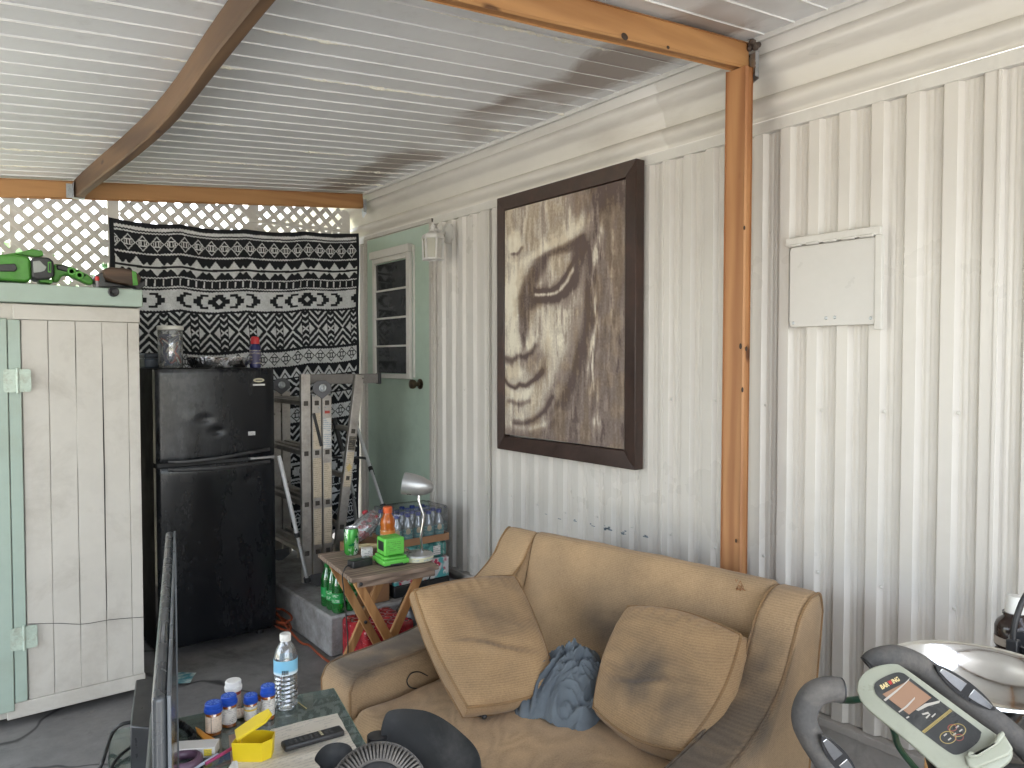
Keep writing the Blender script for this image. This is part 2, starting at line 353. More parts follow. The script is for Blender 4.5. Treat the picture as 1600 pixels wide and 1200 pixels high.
# access panel
mb = MB()
o2 = [(W - .004, 1.3125 + a, 1.703 + b) for a, b in rrect(.305, .275, .014)]
mb.prism(o2, (-.012, 0, 0)); ap = mb.build('access_panel', M('panel_paint', (.58, .56, .53), .4, var=.04), home, bevel=.002)
mb = MB().box((W - .022, 1.15, 1.845), (W - .002, 1.478, 1.872)).box((W - .019, 1.145, 1.548), (W - .002, 1.168, 1.845))
for k in range(5): mb.tube([(W - .022, 1.17 + k * .062, 1.846), (W - .022, 1.215 + k * .062, 1.846)], .0055, 8)
mb.build('panel_hinge', TRIM, ap, bevel=.002)
mb = MB()
for y, z in ((1.45, 1.58), (1.18, 1.585), (1.33, 1.592), (1.30, 1.593)): mb.lathe([(.006, 0), (.004, .003)], 8, 0, frame((W - .016, y, z), (0, 1, 0), (0, 0, -1)))
mb.build_each('panel_screw', GALV, ap)
# ------------------------------------------------------------------ carport: roof, beams, post
SL = .096
def zc(x): return 2.578 + SL * (x - W)
car = thing('carport', 'timber carport with sloping white ribbed metal ceiling over the sofa', 'carport', (.7, 2, 0))
s = NT('ceiling_metal')
n1 = s.noise(1.6, 5, .6); n2 = s.noise(9, 6, .7); sep = s.n('SeparateXYZ', i0=s.o).outputs
c = s.mix(s.ramp(n1, .35, .65), (.66, .66, .65), (.74, .74, .73)); c = s.mix(s.ramp(n2, .58, .8, 0, .3), c, (.33, .29, .25))
st1 = s.math('ADD', sep[0], s.math('MULTIPLY', s.math('SUBTRACT', s.noise(3, 6, .65, None, .6), .5), .55))   # rust-brown water stain along the house
stain = s.math('MULTIPLY', s.ramp(st1, 1.12, 1.24), s.ramp(st1, 1.50, 1.42))
patchy = s.ramp(s.noise(1.1, 3), .36, .5)
c = s.mix(s.math('MULTIPLY', s.math('MULTIPLY', stain, patchy), .8), c, srgb(132, 116, 104))
CEIL = s.P(Base_Color=c, Roughness=.45)
RX0, RX1, RY0, RY1 = -1.7, 2.34, -1.0, 5.0
pitch = .1148; random.seed(2)
mb = MB(); pr = []; y = RY0; k = 0; beads = []
while y < RY1:
    pr += [(y, 0), (y + pitch - .0065, 0), (y + pitch - .0055, -.003), (y + pitch - .0030, -.003), (y + pitch - .002, 0)]
    beads.append(y + pitch - .0045); y += pitch
xs = np.linspace(RX0, RX1, 60); n = len(pr)
for x in xs:
    for (y, d) in pr: mb.v.append((x, y, zc(x) + d + .0022 * mnoise.noise(Vector((x * 1.8, y * 2.2, 0)))))
for j in range(len(xs) - 1):
    for i in range(n - 1): mb.f.append((j*n+i, j*n+i+1, (j+1)*n+i+1, (j+1)*n+i)); mb.m.append(0)
roof = mb.build('roof_panels', CEIL, car, angle=20)
MB().add([(RX0, RY0, zc(RX0) + .05), (RX1, RY0, zc(RX1) + .05), (RX1, RY1, zc(RX1) + .05), (RX0, RY1, zc(RX0) + .05)], [(0, 1, 2, 3)]).build('roof_top', TRIM, car)
WLINE = M('white_bead', (.76, .75, .72), .5, var=.1)
mb = MB()
for y in beads: mb.bar((RX0, y, zc(RX0) - .0038), (RX1, y, zc(RX1) - .0038), .0019, .002)
mb.build('seam_beads', WLINE, roof, smooth=False)
FOAM = M('cream_foam_sealant', srgb(232, 228, 212), .9, var=.2, scale=40, bump=.6, bscale=120)
mb = MB(); random.seed(11)
for y in beads[::3]:
    x = random.uniform(-.6, .2)
    while x < 2.2:
        L = random.uniform(.25, .75); m = int(L / .012); P_ = []; rr = []
        for i in range(m):
            xx = x + L * i / m; P_.append((xx, y + random.uniform(-.004, .004), zc(xx) - .005 + random.uniform(-.002, .0005)))
            e = min(i, m - 1 - i) / (m / 2); rr.append(max(.0010, (.0022 + .011 * max(0, mnoise.noise(Vector((xx * 11, y * 3, 0)))) ** 1.2) * min(1, e * 2 + .2) * random.uniform(.5, 1.4)))
        if m > 3 and random.random() < .75: mb.tube(P_, rr, 6)
        x += L + random.uniform(.15, .8)
mb.build_each('foam_sealant', FOAM, roof)
MB().bar((2.268, RY0, 2.566), (2.268, RY1, 2.566), .012, .03, up=(0, 0, 1)).build('ceiling_edge_strip', TRIM, car)
def lumber(name, a, b, w, h, m, parent, sag=0, n=14, seed=0, up=(0, 0, 1)):
    a, b = Vector(a), Vector(b); d = (b - a).normalized(); sdv = d.cross(Vector(up)).normalized(); u = sdv.cross(d); mb = MB()
    prof = [(-w/2, -h/2), (w/2, -h/2), (w/2, h/2), (-w/2, h/2)]; c_ = .006; pr = []
    for i, (x, z) in enumerate(prof): sx, sz = (1 if x > 0 else -1), (1 if z > 0 else -1); q = [(x - sx*c_, z), (x, z - sz*c_)]; pr += (q if (sx * sz < 0) == False else q[::-1])
    k = len(pr)
    for i in range(n + 1):
        t = i / n; p = a + (b - a) * t; sg = sag * math.sin(math.pi * t)
        for x, z in pr:
            wob = .0022 * mnoise.noise(Vector((t * 5 + seed, x * 30, z * 30)))
            mb.v.append(p + sdv * (x + wob) + u * (z + wob) + Vector((0, 0, 1)) * 0 + sdv * sg)
    mb.f += [(i*k+j, i*k+(j+1)%k, (i+1)*k+(j+1)%k, (i+1)*k+j) for i in range(n) for j in range(k)] + [tuple(range(k)), tuple(n*k+j for j in range(k))]
    mb.m += [0] * len(mb.f); return mb.build(name, m, parent, angle=30)
# cross beams follow the roof slope
lumber('beam', (RX0, 4.57, zc(RX0) - .01 - .047), (2.262, 4.57, zc(2.262) - .01 - .047), .042, .092, BEAMX, car, seed=1)
lumber('beam', (.66, 1.60, zc(.66) - .01 - .046), (2.262, 1.60, zc(2.262) - .01 - .046), .05, .092, BEAMX, car, seed=4)
mb = MB(); ry = np.linspace(-1.0, 4.548, 40)     # the warped rafter along the middle of the roof
rx = np.interp(ry, [-1, .8, 2.0, 2.3, 2.8, 3.3, 3.9, 4.55], [.60, .615, .642, .653, .682, .674, .637, .604]); rx = np.convolve(np.pad(rx, 2, 'edge'), np.ones(5) / 5, 'valid')
for x, y in zip(rx, ry):
    zz = zc(.62) - .012
    for dx, dz in ((-.021, -.087), (-.015, -.093), (.015, -.093), (.021, -.087), (.021, 0), (-.021, 0)):
        mb.v.append((x + dx + .002 * mnoise.noise(Vector((y * 2.5, dx * 40, dz * 40))), y, zz + dz + .002 * mnoise.noise(Vector((y * 2.5, dx * 40 + 5, 3)))))
mb.f = [(i*6+j, i*6+(j+1)%6, (i+1)*6+(j+1)%6, (i+1)*6+j) for i in range(39) for j in range(6)] + [tuple(range(6)), tuple(39*6 + j for j in range(6))]; mb.m = [0] * len(mb.f)
rft = mb.build('rafter', BEAMY, car, angle=25)
kn = on(249, 206, 'z', zc(.62) - .1052); MB().lathe([(.013, 0), (.010, .0008), (.006, .0002)], 14, c=kn, M=Matrix.Rotation(math.pi, 4, 'X') @ Matrix.Diagonal((.9, 1.5, 1, 1))).build('knot', M('rafter_knot', (.07, .035, .025), .6, var=.4, scale=80), rft)
lumber('post', (2.225, 1.60, 0), (2.235, 1.60, zc(2.24) - .1025), .092, .042, POSTM, car, seed=6, up=(1, 0, 0))
KNOT = M('dark_knot', (.05, .028, .016), .7, var=.4, scale=60)
mb = MB()
for x, y, r in ((1163, 356, .005), (1157, 541, .007), (1166, 545, .006), (1160, 609, .006), (1150, 845, .005)):
    p = on(x, y, 'x', 2.2085); mb.lathe([(r, 0), (r * .9, .0006)], 12, c=p, M=Matrix.Rotation(R(-90), 4, 'Y') @ Matrix.Diagonal((1.5, .8, 1, 1)))
mb.build_each('knot', KNOT, car)
mb = MB()
for x, y, r in ((976, 57, .012), (1044, 74, .006)):
    p = on(x, y, 'y', 1.5745); mb.lathe([(r, 0), (r * .9, .0008)], 14, c=p, M=Matrix.Rotation(R(90), 4, 'X') @ Matrix.Diagonal((1.2, .9, 1, 1)))
mb.build_each('knot', KNOT, car)
lumber('post', (.62, -.95, 0), (.62, -.95, zc(.62) - .105), .09, .09, POSTM, car, seed=9, up=(1, 0, 0))
lumber('post', (-1.55, 4.57, 0), (-1.55, 4.57, zc(-1.55) - .105), .09, .09, POSTM, car, seed=3, up=(1, 0, 0))
lumber('post', (-1.55, -.95, 0), (-1.55, -.95, zc(-1.55) - .105), .09, .09, POSTM, car, seed=5, up=(1, 0, 0))
MB().box((RX0 + .02, -.9, .02), (RX0 + .05, 1.7, 2.0)).build('added_light_block', TRIM, car, smooth=False)  # unseen panel added to cut light from the left and deepen rib contrast
def hanger(p, w, h, face, y):
    x, z = p
    mb = MB().box((x - w/2 - .004, y - .055, z - h/2), (x - w/2 - .002, y, z + h/2 - .02)).box((x + w/2 + .002, y - .055, z - h/2), (x + w/2 + .004, y, z + h/2 - .02)).box((x - w/2 - .004, y - .055, z - h/2 - .004), (x + w/2 + .004, y, z - h/2 - .002))
    mb.box((x - w/2 - .03, y - .003, z - h/2), (x - w/2 - .004, y - .001, z + h/2 - .02))
    for k in range(3): mb.lathe([(.004, 0), (.003, .003)], 6, 0, frame((x - w/2 - .018, y - .003, z - h/2 + .02 + k*.02), (1, 0, 0), (0, 0, 1)))
    mb.build('joist_hanger', GALV, car)
hanger((.604, zc(.62) - .0585), .045, .095, 0, 4.546)
def tie(y, z, x):
    mb = MB().box((x, y - .03, z - .05), (x + .003, y + .03, z + .045)).box((x - .02, y - .032, z - .045), (x, y - .029, z + .04))
    mb.add([(x + .001, y - .03, z - .05), (x + .001, y + .02, z - .075), (x + .001, y + .03, z - .05)], [(0, 1, 2)])
    for q in ((-.015, .02), (.012, -.01), (-.01, -.03)): mb.lathe([(.004, 0), (.003, .004)], 6, 0, frame((x - .0, y + q[0], z + q[1]), (0, 1, 0), (0, 0, -1)))
    mb.build('beam_tie', GALV, car)
tie(1.575, 2.475, 2.266); tie(4.55, 2.475, 2.266)
mb = MB(); random.seed(4)      # wasp nest mud in the corner of the near beam
for k in range(16): mb.ball((2.262 + random.uniform(-.012, .01), 1.575 + random.uniform(-.03, .01), 2.54 + random.uniform(-.016, .014)), random.uniform(.006, .013), 8)
tag(mb.build('mud_nest', M('mud', (.09, .065, .05), .95, var=.5, scale=60, bump=.6)), 'lumpy brown mud wasp nest at the wall end of the near ceiling beam', 'wasp nest')
# ------------------------------------------------------------------ lattice screen
LAT = M('lattice_paint', (.62, .60, .57), .65, var=.12, scale=4, dirt=(.3, .22, .15), damt=.4, dscale=5)
lat = thing('lattice_screen', 'pale diagonal lattice screen closing the back of the carport', 'lattice screen', (.4, 4.85, 0))
def lattice(x0, x1, z0, z1, y, dy):
    per = .0905; w = .029; mb = MB()
    for sgn in (1, -1):
        k = 0; lo = (x0 - z1) if sgn > 0 else (x0 + z0); hi = (x1 - z0) if sgn > 0 else (x1 + z1); c = math.floor(lo / per) * per
        while c < hi:     # x = c + sgn*z
            za, zb = ((x0 - c), (x1 - c)) if sgn > 0 else ((c - x1), (c - x0)); za, zb = max(za, z0), min(zb, z1)
            if zb - za > .01:
                p = Vector((c + sgn * za, y + sgn * dy, za)); q = Vector((c + sgn * zb, y + sgn * dy, zb))
                mb.bar(p, q, .006, w, up=Vector((1, 0, -sgn)))
            c += per
    return mb
for a, b in ((-1.7, .335), (.335, .79), (.86, 1.62), (1.66, 2.26)):
    lattice(a, b, .1, 2.50 if a > .8 else 2.36, 4.85, .0032).build('lattice_panel', LAT, lat, smooth=False)
mb = MB()
for x in (.335, .825, 1.64, 2.28, -1.0): mb.box((x - .03 if x > .5 else x - .012, 4.857, 0), (x + .03 if x > .5 else x + .012, 4.89, 2.5))
mb.box((-1.7, 4.856, 0), (2.3, 4.888, .1)); mb.box((1.6, 4.836, 2.34), (2.28, 4.8455, 2.362)); mb.build_each('screen_stud', LAT, lat, bevel=.002)
# ------------------------------------------------------------------ woven rug hung on the lattice
RW, RH = 1.56, 2.06
def rug_white(u, v):
    v = np.where(v > RH/2*1000, RH*1000 - v, v); out = np.zeros(u.shape, bool)
    A = np.abs; jag = 3.0 * ((u // 9) % 2)
    def band(a, b): return (v >= a + jag) & (v < b + jag)
    out |= band(26, 44) | band(54, 61) | band(176, 185) | band(316, 323) | band(373, 381)
    x = ((u + 20) % 78) - 39; y = v - 121; d = A(x) / 39 + A(y) / 48
    out |= (A(y) < 50) & (((d < 1) & (d > .84)) | ((A(A(x) - 9) < 3.2) & (A(y) < 15)) | ((A(A(y) - 16) < 3) & (A(x) < 20)) | ((A(A(x) - 20) < 2.5) & (A(y) < 10)))
    x = A(((u + 30) % 112) - 56); h = np.maximum(52 - x * 1.35, np.maximum(22 - (56 - x) * 1.1, 6))
    out |= (v < 252) & (v > 252 - h)
    out |= (v > 266) & (v < 266 + np.where(h > 6, h * .85, 5))
    x = (u % 47); out |= (v > 330) & (v < 368) & (x < 8)
    wb = band(392, 516)
    x = ((u + 240) % 570) - 285; y = v - 454; ax = A(x); ay = A(y)
    r = (ay // 15).astype(int)
    pick = lambda L: np.select([r == k for k in range(3)], L, 0)
    star = (ay < 45) & (ax < pick([66, 40, 26])) & (ax + ay > 20)
    def par(cx, sg):
        q = (x - cx) * sg; return (ay < 45) & (q > pick([4, -6, -40])) & (q < pick([48, 28, 10]))
    blk = star | par(105, 1) | par(205, 1) | par(-105, -1) | par(-205, -1)
    out |= wb & ~blk
    y = A(v - 650); x = A(((u + 62) % 176) - 88); xs_ = v > 532; xs_ &= v < 768
    big = np.mod(y - 1.12 * x, 46) < 17; small = np.mod(y - .9 * (88 - x) + 8, 40) < 13
    dia = (x > 30) & (x < 66) & (y < (x - 30) * .75)
    out |= xs_ & (np.where(x < 66, big, small) | dia) & ~((x >= 62) & (x < 67))
    wb = band(786, 884); x = ((u + 20) % 78) - 39; y = v - 834; d = A(x) / 39 + A(y) / 44
    blk = (A(y) < 46) & (((d < 1) & (d > .82)) | ((A(A(x) - 9) < 3.2) & (A(y) < 14)) | ((A(A(y) - 15) < 3) & (A(x) < 20)))
    out |= wb & ~blk
    x = A((u % 76) - 38); out |= (v > 900) & (v < 965) & (v > 900 + x * 1.5) & ~((v > 925 + x * 1.5) & (v < 938 + x * 1.5))
    x = A(((u + 38) % 152) - 76); out |= (v > 975) & (np.mod(v + x * .9, 44) < 17)
    out &= (u > 26) & (u < RW * 1000 - 20)
    return out
NU, NV = 470, 620
mb = MB(); uu, vv = np.meshgrid(np.linspace(0, RW * 1000, NU + 1), np.linspace(0, RH * 1000, NV + 1))
wh = rug_white(uu + 1.5 * np.sin(vv / 61), vv + 1.2 * np.sin(uu / 47)).astype(float)
speck = rng.random(uu.shape)
tint = np.where(wh[..., None] > .5, np.array([.62, .63, .65]), np.array([.012, .013, .017])) * (0.82 + .3 * speck[..., None])
mb.c = np.concatenate([tint, np.ones(tint.shape[:2] + (1,))], -1).reshape(-1, 4)
x0r, x1r = .785, 2.335; zL, zR = 2.265, 2.335
u = uu / 1000 / RW; v = vv / 1000
top = zL + (zR - zL) * u - .035 * np.sin(math.pi * np.clip(u * 1.1, 0, 1)) * .6 - .012 * np.abs(np.sin(math.pi * u * 4))
X = x0r + (x1r - x0r) * u + .004 * np.sin(v * 9)
Z_ = top - v * (.985)
Y = 4.80 + .005 * np.sin(u * 19 + v * 1.5) * np.clip(v * 1.5 + .2, 0, 1) + .004 * np.sin(u * 7 - v * 2) + .0006 * speck + .05 * np.clip(v - .2, 0, 2) * .3 - .02 * np.exp(-((u - .23) / .02) ** 2) * .4 - .02 * np.exp(-((u - .72) / .012) ** 2) * .5 - .03
mb.v = [tuple(p) for p in np.stack([X, Y, Z_], -1).reshape(-1, 3)]
nn = NU + 1; mb.f = [(j*nn+i, j*nn+i+1, (j+1)*nn+i+1, (j+1)*nn+i) for j in range(NV) for i in range(NU)]; mb.m = [0] * len(mb.f)
RUGM = tinted('woven_rug', .85, .35, 260, var=.12)
tag(mb.build('hanging_rug', RUGM, angle=180), 'black and white tribal patterned woven rug hung over the back lattice', 'rug')
# ------------------------------------------------------------------ concrete step by the door
s = NT('painted_block'); n = s.noise(9, 6, .7); s.bump(s.noise(70, 4), .5, .006)
STEP = s.P(Base_Color=s.mix(s.ramp(n, .35, .7), srgb(168, 166, 166), srgb(112, 108, 104)), Roughness=.85)
MB().box((1.49, 3.385, 0), (W - .03, 4.76, .20)).build('step', STEP, bevel=.012)
tag(bpy.data.objects['step'], 'low grey painted concrete step under the ladders and door', 'step')
# ------------------------------------------------------------------ storage cabinet (left)
CABW = M('cabinet_white', srgb(196, 191, 182), .55, var=.07, scale=3, dirt=srgb(138, 128, 116), damt=.45, dscale=4)
CABG = M('cabinet_green', srgb(162, 178, 166), .5, var=.07, scale=4, dirt=srgb(140, 140, 120), damt=.3, dscale=6)
CRACK = M('dark_gap', (.02, .018, .015), .9)
cx0, cx1, cy0, cy1 = -.42, .685, 3.504, 4.62
cab = thing('storage_cabinet', 'tall white plank storage cabinet with pale green trim and hinged door', 'cabinet', ((cx0 + cx1) / 2, 3.8, 0))
MB().box((cx0, cy0 + .012, .035), (cx1, cy1, 1.676)).build('carcass', CABW, cab, bevel=.004)
def board(x0, x1, z0, z1, y0=3.496, y1=3.514, seed=0):
    mb = MB(); nz = 24
    for j in range(nz + 1):
        z = z0 + (z1 - z0) * j / nz; w = .0035 * mnoise.noise(Vector((seed * 7, z * 3, 0)))
        dent = .006 * math.exp(-((z - .82 - seed * .03) / .05) ** 2) - .005 * math.exp(-((z - .62) / .03) ** 2)
        for x, y in ((x0 + .0006, y1), (x0 + .0006, y0 + .002), (x0 + .002, y0), (x1 - .002, y0), (x1 - .0006, y0 + .002), (x1 - .0006, y1)):
            mb.v.append((x + (w if x < x0 + .01 else w * .6) * .5, y + (w + dent) * .6, z))
    for j in range(nz):
        for i in range(5): mb.f.append((j*6+i, j*6+i+1, (j+1)*6+i+1, (j+1)*6+i)); mb.m.append(0)
    return mb
bx = [.262, .352, .447, .543, .640, .685]
for i in range(5): board(bx[i], bx[i+1], .10, 1.61, seed=i + 1).build('plank', CABW, cab, angle=30)
MB().prism([(.5432, 3.4945, .40), (.5452, 3.4945, .62), (.5455, 3.4945, 1.1), (.5438, 3.4945, 1.52), (.5428, 3.4945, 1.1), (.5424, 3.4945, .7)], (0, .006, 0)).build('plank_crack', CRACK, cab, smooth=False)
MB().box((.236, 3.4935, 1.612), (cx1 + .003, 3.512, 1.672)).box((.19, 3.4935, .036), (cx1 + .003, 3.512, .098)).build_each('rail', CABW, cab, bevel=.003)
MB().box((.218, 3.489, .1), (.259, 3.511, 1.61)).build('door_stile', CABG, cab, bevel=.002)
cd = MB().box((cx0 + .03, 3.487, .07), (.2155, 3.511, 1.615)).build('door', CABG, cab, bevel=.003)
MB().box((cx0 - .01, 3.478, 1.678), (cx1 + .012, cy1 + .01, 1.752)).build('top', CABG, cab, bevel=.004)
HINGE = M('painted_hinge', srgb(182, 196, 182), .45, .1, var=.2, scale=20, dirt=srgb(120, 90, 60), damt=.6, dscale=30)
for hz, hx in ((1.372, .258), (.355, .262)):
    mb = MB()
    for sx in (-1, 1):
        ol = [(hx - .012 + sx * (.002 + .022) + a, 3.4865 - .001, hz + b) for a, b in rrect(.043, .09, .01)]; mb.prism(ol, (0, -.0025, 0))
        for dz in (-.03, 0, .03): mb.lathe([(.004, 0), (.0035, .0015)], 8, 0, frame((hx - .012 + sx * (.026 + (.006 if dz else -.006)), 3.483, hz + dz), (1, 0, 0), (0, 0, 1)))
    mb.tube([(hx - .012, 3.482, hz - .05), (hx - .012, 3.482, hz + .05)], .005, 10); mb.build('hinge', HINGE, cab, angle=30)
mb = MB()
gp = on(177, 456, 'y', 3.478)
mb.lathe([(.021, 0), (.021, .010), (.017, .013), (.012, .010), (.006, .008), (.006, .012)], 20, 0, frame(gp, (1, 0, 0), (0, 0, 1)))
mb.build('bumper_wheel', BLACK, cab)
# wire across the planks
mb = MB(); mb.tube(smooth_path([on(x, y, 'y', 3.493) for x, y in ((44, 975), (90, 974), (130, 975), (175, 968), (226, 964))]), .0012, 5); mb.build('loose_wire', CABLE, cab)
# ------------------------------------------------------------------ tools on the cabinet top
LIME = M('lime_green_plastic', srgb(84, 158, 58), .4, var=.12, scale=12, dirt=srgb(40, 70, 30), damt=.35, dscale=20)
LIMED = M('dusty_lime_plastic', srgb(80, 146, 56), .5, var=.2, scale=12, dirt=srgb(50, 60, 30), damt=.5, dscale=14)
zt = 1.752
tool = thing('cordless_hedge_tool', 'lime green and black cordless garden power tool lying on the cabinet', 'power tool', (.3, 3.6, zt))
def blob(name, pts, y0, y1, m, parent, bev=.008):     # outline in photo pixels, at depth y0..y1
    o = [on(x, y, 'y', y0) for x, y in pts]; mb = MB().prism(o, (0, y1 - y0, 0)); return mb.build(name, m, parent, bevel=bev, seg=3)
blob('motor_housing', [(-60, 400), (-20, 397), (22, 397), (45, 400), (48, 406), (50, 436), (43, 441), (-60, 434)], 3.53, 3.66, LIMED, tool, .016)
blob('top_grip', [(8, 397), (30, 394), (50, 389), (66, 391), (69, 399), (60, 402), (30, 398)], 3.57, 3.61, LIMED, tool, .006)
bt = blob('battery', [(49, 404), (56, 401), (76, 402), (84, 408), (86, 430), (78, 436), (58, 437), (50, 433)], 3.515, 3.64, BLACK, tool, .008)
blob('battery_clip', [(52, 408), (62, 407), (67, 412), (73, 417), (70, 423), (64, 425), (53, 426)], 3.508, 3.516, M('grey_plastic', (.32, .34, .32), .4), bt, .002)
blob('battery_slot', [(75, 409), (80, 409), (80, 426), (75, 425)], 3.509, 3.516, LIME, bt, .001)
blob('battery_slot', [(76.3, 411), (78.7, 411), (78.7, 424), (76.3, 423)], 3.506, 3.5085, BLACK, bt, .0005)
blob('front_shroud', [(-40, 414), (24, 412), (27, 420), (24, 424), (-40, 424)], 3.522, 3.531, BLACK, tool, .003)
blob('handle', [(84, 412), (100, 413), (120, 420), (138, 429), (146, 436), (146, 445), (136, 444), (122, 437), (104, 429), (96, 432), (92, 441), (82, 440)], 3.56, 3.61, LIMED, tool, .008)
blob('handle_grip', [(88, 413), (100, 414), (122, 422), (136, 430), (128, 434), (112, 426), (98, 423), (89, 421)], 3.552, 3.618, BLACK, tool, .006)
mb = MB()
for px_, py_ in ((112, 424), (124, 430)): mb.lathe([(.017, 0), (.015, .003), (.009, .003), (.008, .0)], 16, 0, frame(on(px_, py_, 'y', 3.5505), (1, 0, -.45), (0, 0, 1)))
mb.build('grip_ring', LIME, tool)
blob('rear_foot', [(60, 434), (84, 437), (82, 443), (62, 441)], 3.54, 3.64, LIMED, tool, .004)
hb = thing('brush_head', 'brown wooden brush head with green stripe on the cabinet corner', 'brush', (.65, 3.6, zt))
BRWOOD = wood('brown_brush_wood', srgb(104, 78, 58), srgb(62, 46, 34), 'x', scale=18, knots=False)
blob('block', [(160, 421), (172, 417), (196, 419), (212, 424), (221, 432), (219, 444), (205, 446), (178, 441), (163, 434)], 3.53, 3.62, BRWOOD, hb, .008)
blob('stripe', [(206.5, 422.5), (213, 425), (216, 445.5), (208, 445.5)], 3.527, 3.6235, LIMED, hb, .001)
blob('bristle_tuft', [(146, 436), (152, 428), (164, 424), (165, 440), (200, 447), (222, 440), (228, 438), (225, 448), (216, 455), (212, 449), (150, 449)], 3.545, 3.61, BLACK, hb, .004)
mk = thing('red_cap_marker', 'small marker with red cap standing beside the brush head', 'marker', on(153, 446, 'y', 3.515))
pm = on(152, 446, 'y', 3.515); pm.z = zt
MB().lathe([(.006, 0), (.006, .03)], 10, c=pm).build('barrel', M('grey_barrel', (.3, .28, .3), .4), mk)
MB().lathe([(.0085, .03), (.0085, .044), (.007, .048)], 12, c=pm).build('cap', M('red_plastic', srgb(206, 60, 58), .4), mk)
# ------------------------------------------------------------------ refrigerator
s = NT('fridge_black')
n1 = s.noise(4, 6, .65, s.map((1, 1, .35))); n2 = s.noise(24, 5, .7); n3 = s.noise(2.2, 3); sep = s.n('SeparateXYZ', i0=s.o).outputs
gl = s.math('MULTIPLY', s.ramp(sep[0], .02, -.2), s.ramp(sep[2], .85, 1.0))         # greasy haze on the left of the freezer door
hz = s.math('MULTIPLY', s.ramp(n1, .42, .66), s.math('ADD', s.math('MULTIPLY', gl, .9), .05))
hz = s.math('MULTIPLY', hz, s.ramp(n2, .3, .6, .45, 1))
c = s.mix(hz, (.005, .006, .008), (.15, .155, .165)); c = s.mix(s.ramp(n2, .70, .76, 0, .3), c, (.2, .2, .2)); s.set(s.p, 'Specular IOR Level', .32)
s.bump(s.noise(160, 2), .05, .001); FRB = s.P(Base_Color=c, Roughness=s.ramp(n1, .3, .7, .16, .34))
fx0, fx1, fy, fyb = .814, 1.386, 3.821, 4.42
fr = thing('refrigerator', 'scuffed black two-door refrigerator with dented freezer door', 'refrigerator', ((fx0 + fx1) / 2, 4.1, 0))
MB().box((fx0, fy + .066, .03), (fx1 - .004, fyb, 1.412)).build('body', M('fridge_side_black', (.012, .012, .013), .75, spec=.2), fr, bevel=.006)
def fdoor(name, z0, z1, dents=()):
    def fn(u, v):
        x = fx0 + (fx1 - fx0) * u; z = z0 + (z1 - z0) * v; e = min(u, 1 - u) * (fx1 - fx0); y = fy - .012 * (1 - (2 * u - 1) ** 2) + .012 * math.exp(-e / .012) + .006 * math.exp(-min(v, 1 - v) * (z1 - z0) / .008)
        for a, b, r, d in dents: y += d * math.exp(-(((x - a) / r) ** 2 + ((z - b) / (r * .55)) ** 2))
        return (x, y, z)
    mb = MB().grid(fn, 48, 48); n = 49; m0 = len(mb.v)
    for i in range(48):     # edges back to the gasket
        for a, b in (((i), (i + 1)), ((48 * n + i + 1), (48 * n + i)), ((i + 1) * n, i * n), (i * n + 48, (i + 1) * n + 48)):
            p, q = mb.v[a], mb.v[b]; mb.add([p, q, (q[0], fy + .06, q[2]), (p[0], fy + .06, p[2])], [(0, 1, 2, 3)])
    return mb.build(name, FRB, fr, angle=50)
fzd = fdoor('freezer_door', .958, 1.408, [(1.03, 1.165, .035, .010), (1.09, 1.10, .03, .008), (1.0, 1.17, .05, -.004)])
fdd = fdoor('fridge_door', .06, .935, [(1.25, .85, .03, .004)])
GASK = M('door_gasket', (.03, .03, .032), .6)
MB().box((fx0 + .01, fy + .03, .936), (fx1 - .01, fy + .064, .957)).box((fx0 + .012, fy + .058, .062), (fx1 - .012, fy + .065, 1.40)).build('gasket', GASK, fr)
mb = MB(); mb.tube(smooth_path([(fx0 + .05, fy - .006, .966), (fx0 + .12, fy - .022, .962), (1.1, fy - .034, .970), (fx1 - .14, fy - .026, .985), (fx1 - .03, fy - .004, .992)]), [.006] * 33, 8, flat=1.6); mb.build('handle', BLACK, fzd)
mb = MB(); mb.tube(smooth_path([(fx0 + .05, fy - .006, .928), (fx0 + .12, fy - .020, .924), (1.1, fy - .03, .92), (fx1 - .03, fy - .006, .93)]), .006, 8, flat=1.6); mb.build('handle', BLACK, fdd)
p = on(404, 594, 'y', fy - .01)
MB().prism([(p.x + .028 * math.cos(a), fy - .0125, p.z + .0105 * math.sin(a)) for a in np.linspace(0, 2 * math.pi, 25)[:-1]], (0, -.003, 0)).build('badge', M('badge_gold', (.45, .42, .30), .3, .6), fzd)
MB().box((p.x - .017, fy - .0164, p.z - .003), (p.x + .017, fy - .0156, p.z + .003)).build('badge_mark', M('badge_ink', (.05, .05, .06), .4), fzd, smooth=False)
MB().box((p.x - .03, fy - .0122, p.z - .028), (p.x + .032, fy - .0112, p.z - .019)).build('scraped_label', M('paper_white', (.62, .6, .58), .7), fzd, smooth=False)
p = on(393, 677, 'y', fy - .008); MB().box((p.x - .018, fy - .0125, p.z - .010), (p.x + .018, fy - .0105, p.z + .010), M=Matrix.Translation((0, 0, 0))).build('sticker', printed('serial_sticker', (.55, .54, .53), (.1, .1, .1), 180, 240), fzd, smooth=False)
mb = MB()
for x in (fx0 + .06, fx1 - .05): mb.lathe([(.02, 0), (.02, .02), (.012, .034)], 12, c=(x, fy + .12, 0))
for x in (fx0 + .06, fx1 - .05): mb.lathe([(.02, 0), (.02, .02), (.012, .034)], 12, c=(x, fyb - .08, 0))
mb.build_each('levelling_foot', BLACK, fr)
MB().box((fx1 - .13, fy - .006, .944), (fx1 - .004, fy + .05, .956)).build('hinge_bracket', SILVER, fr, bevel=.003)
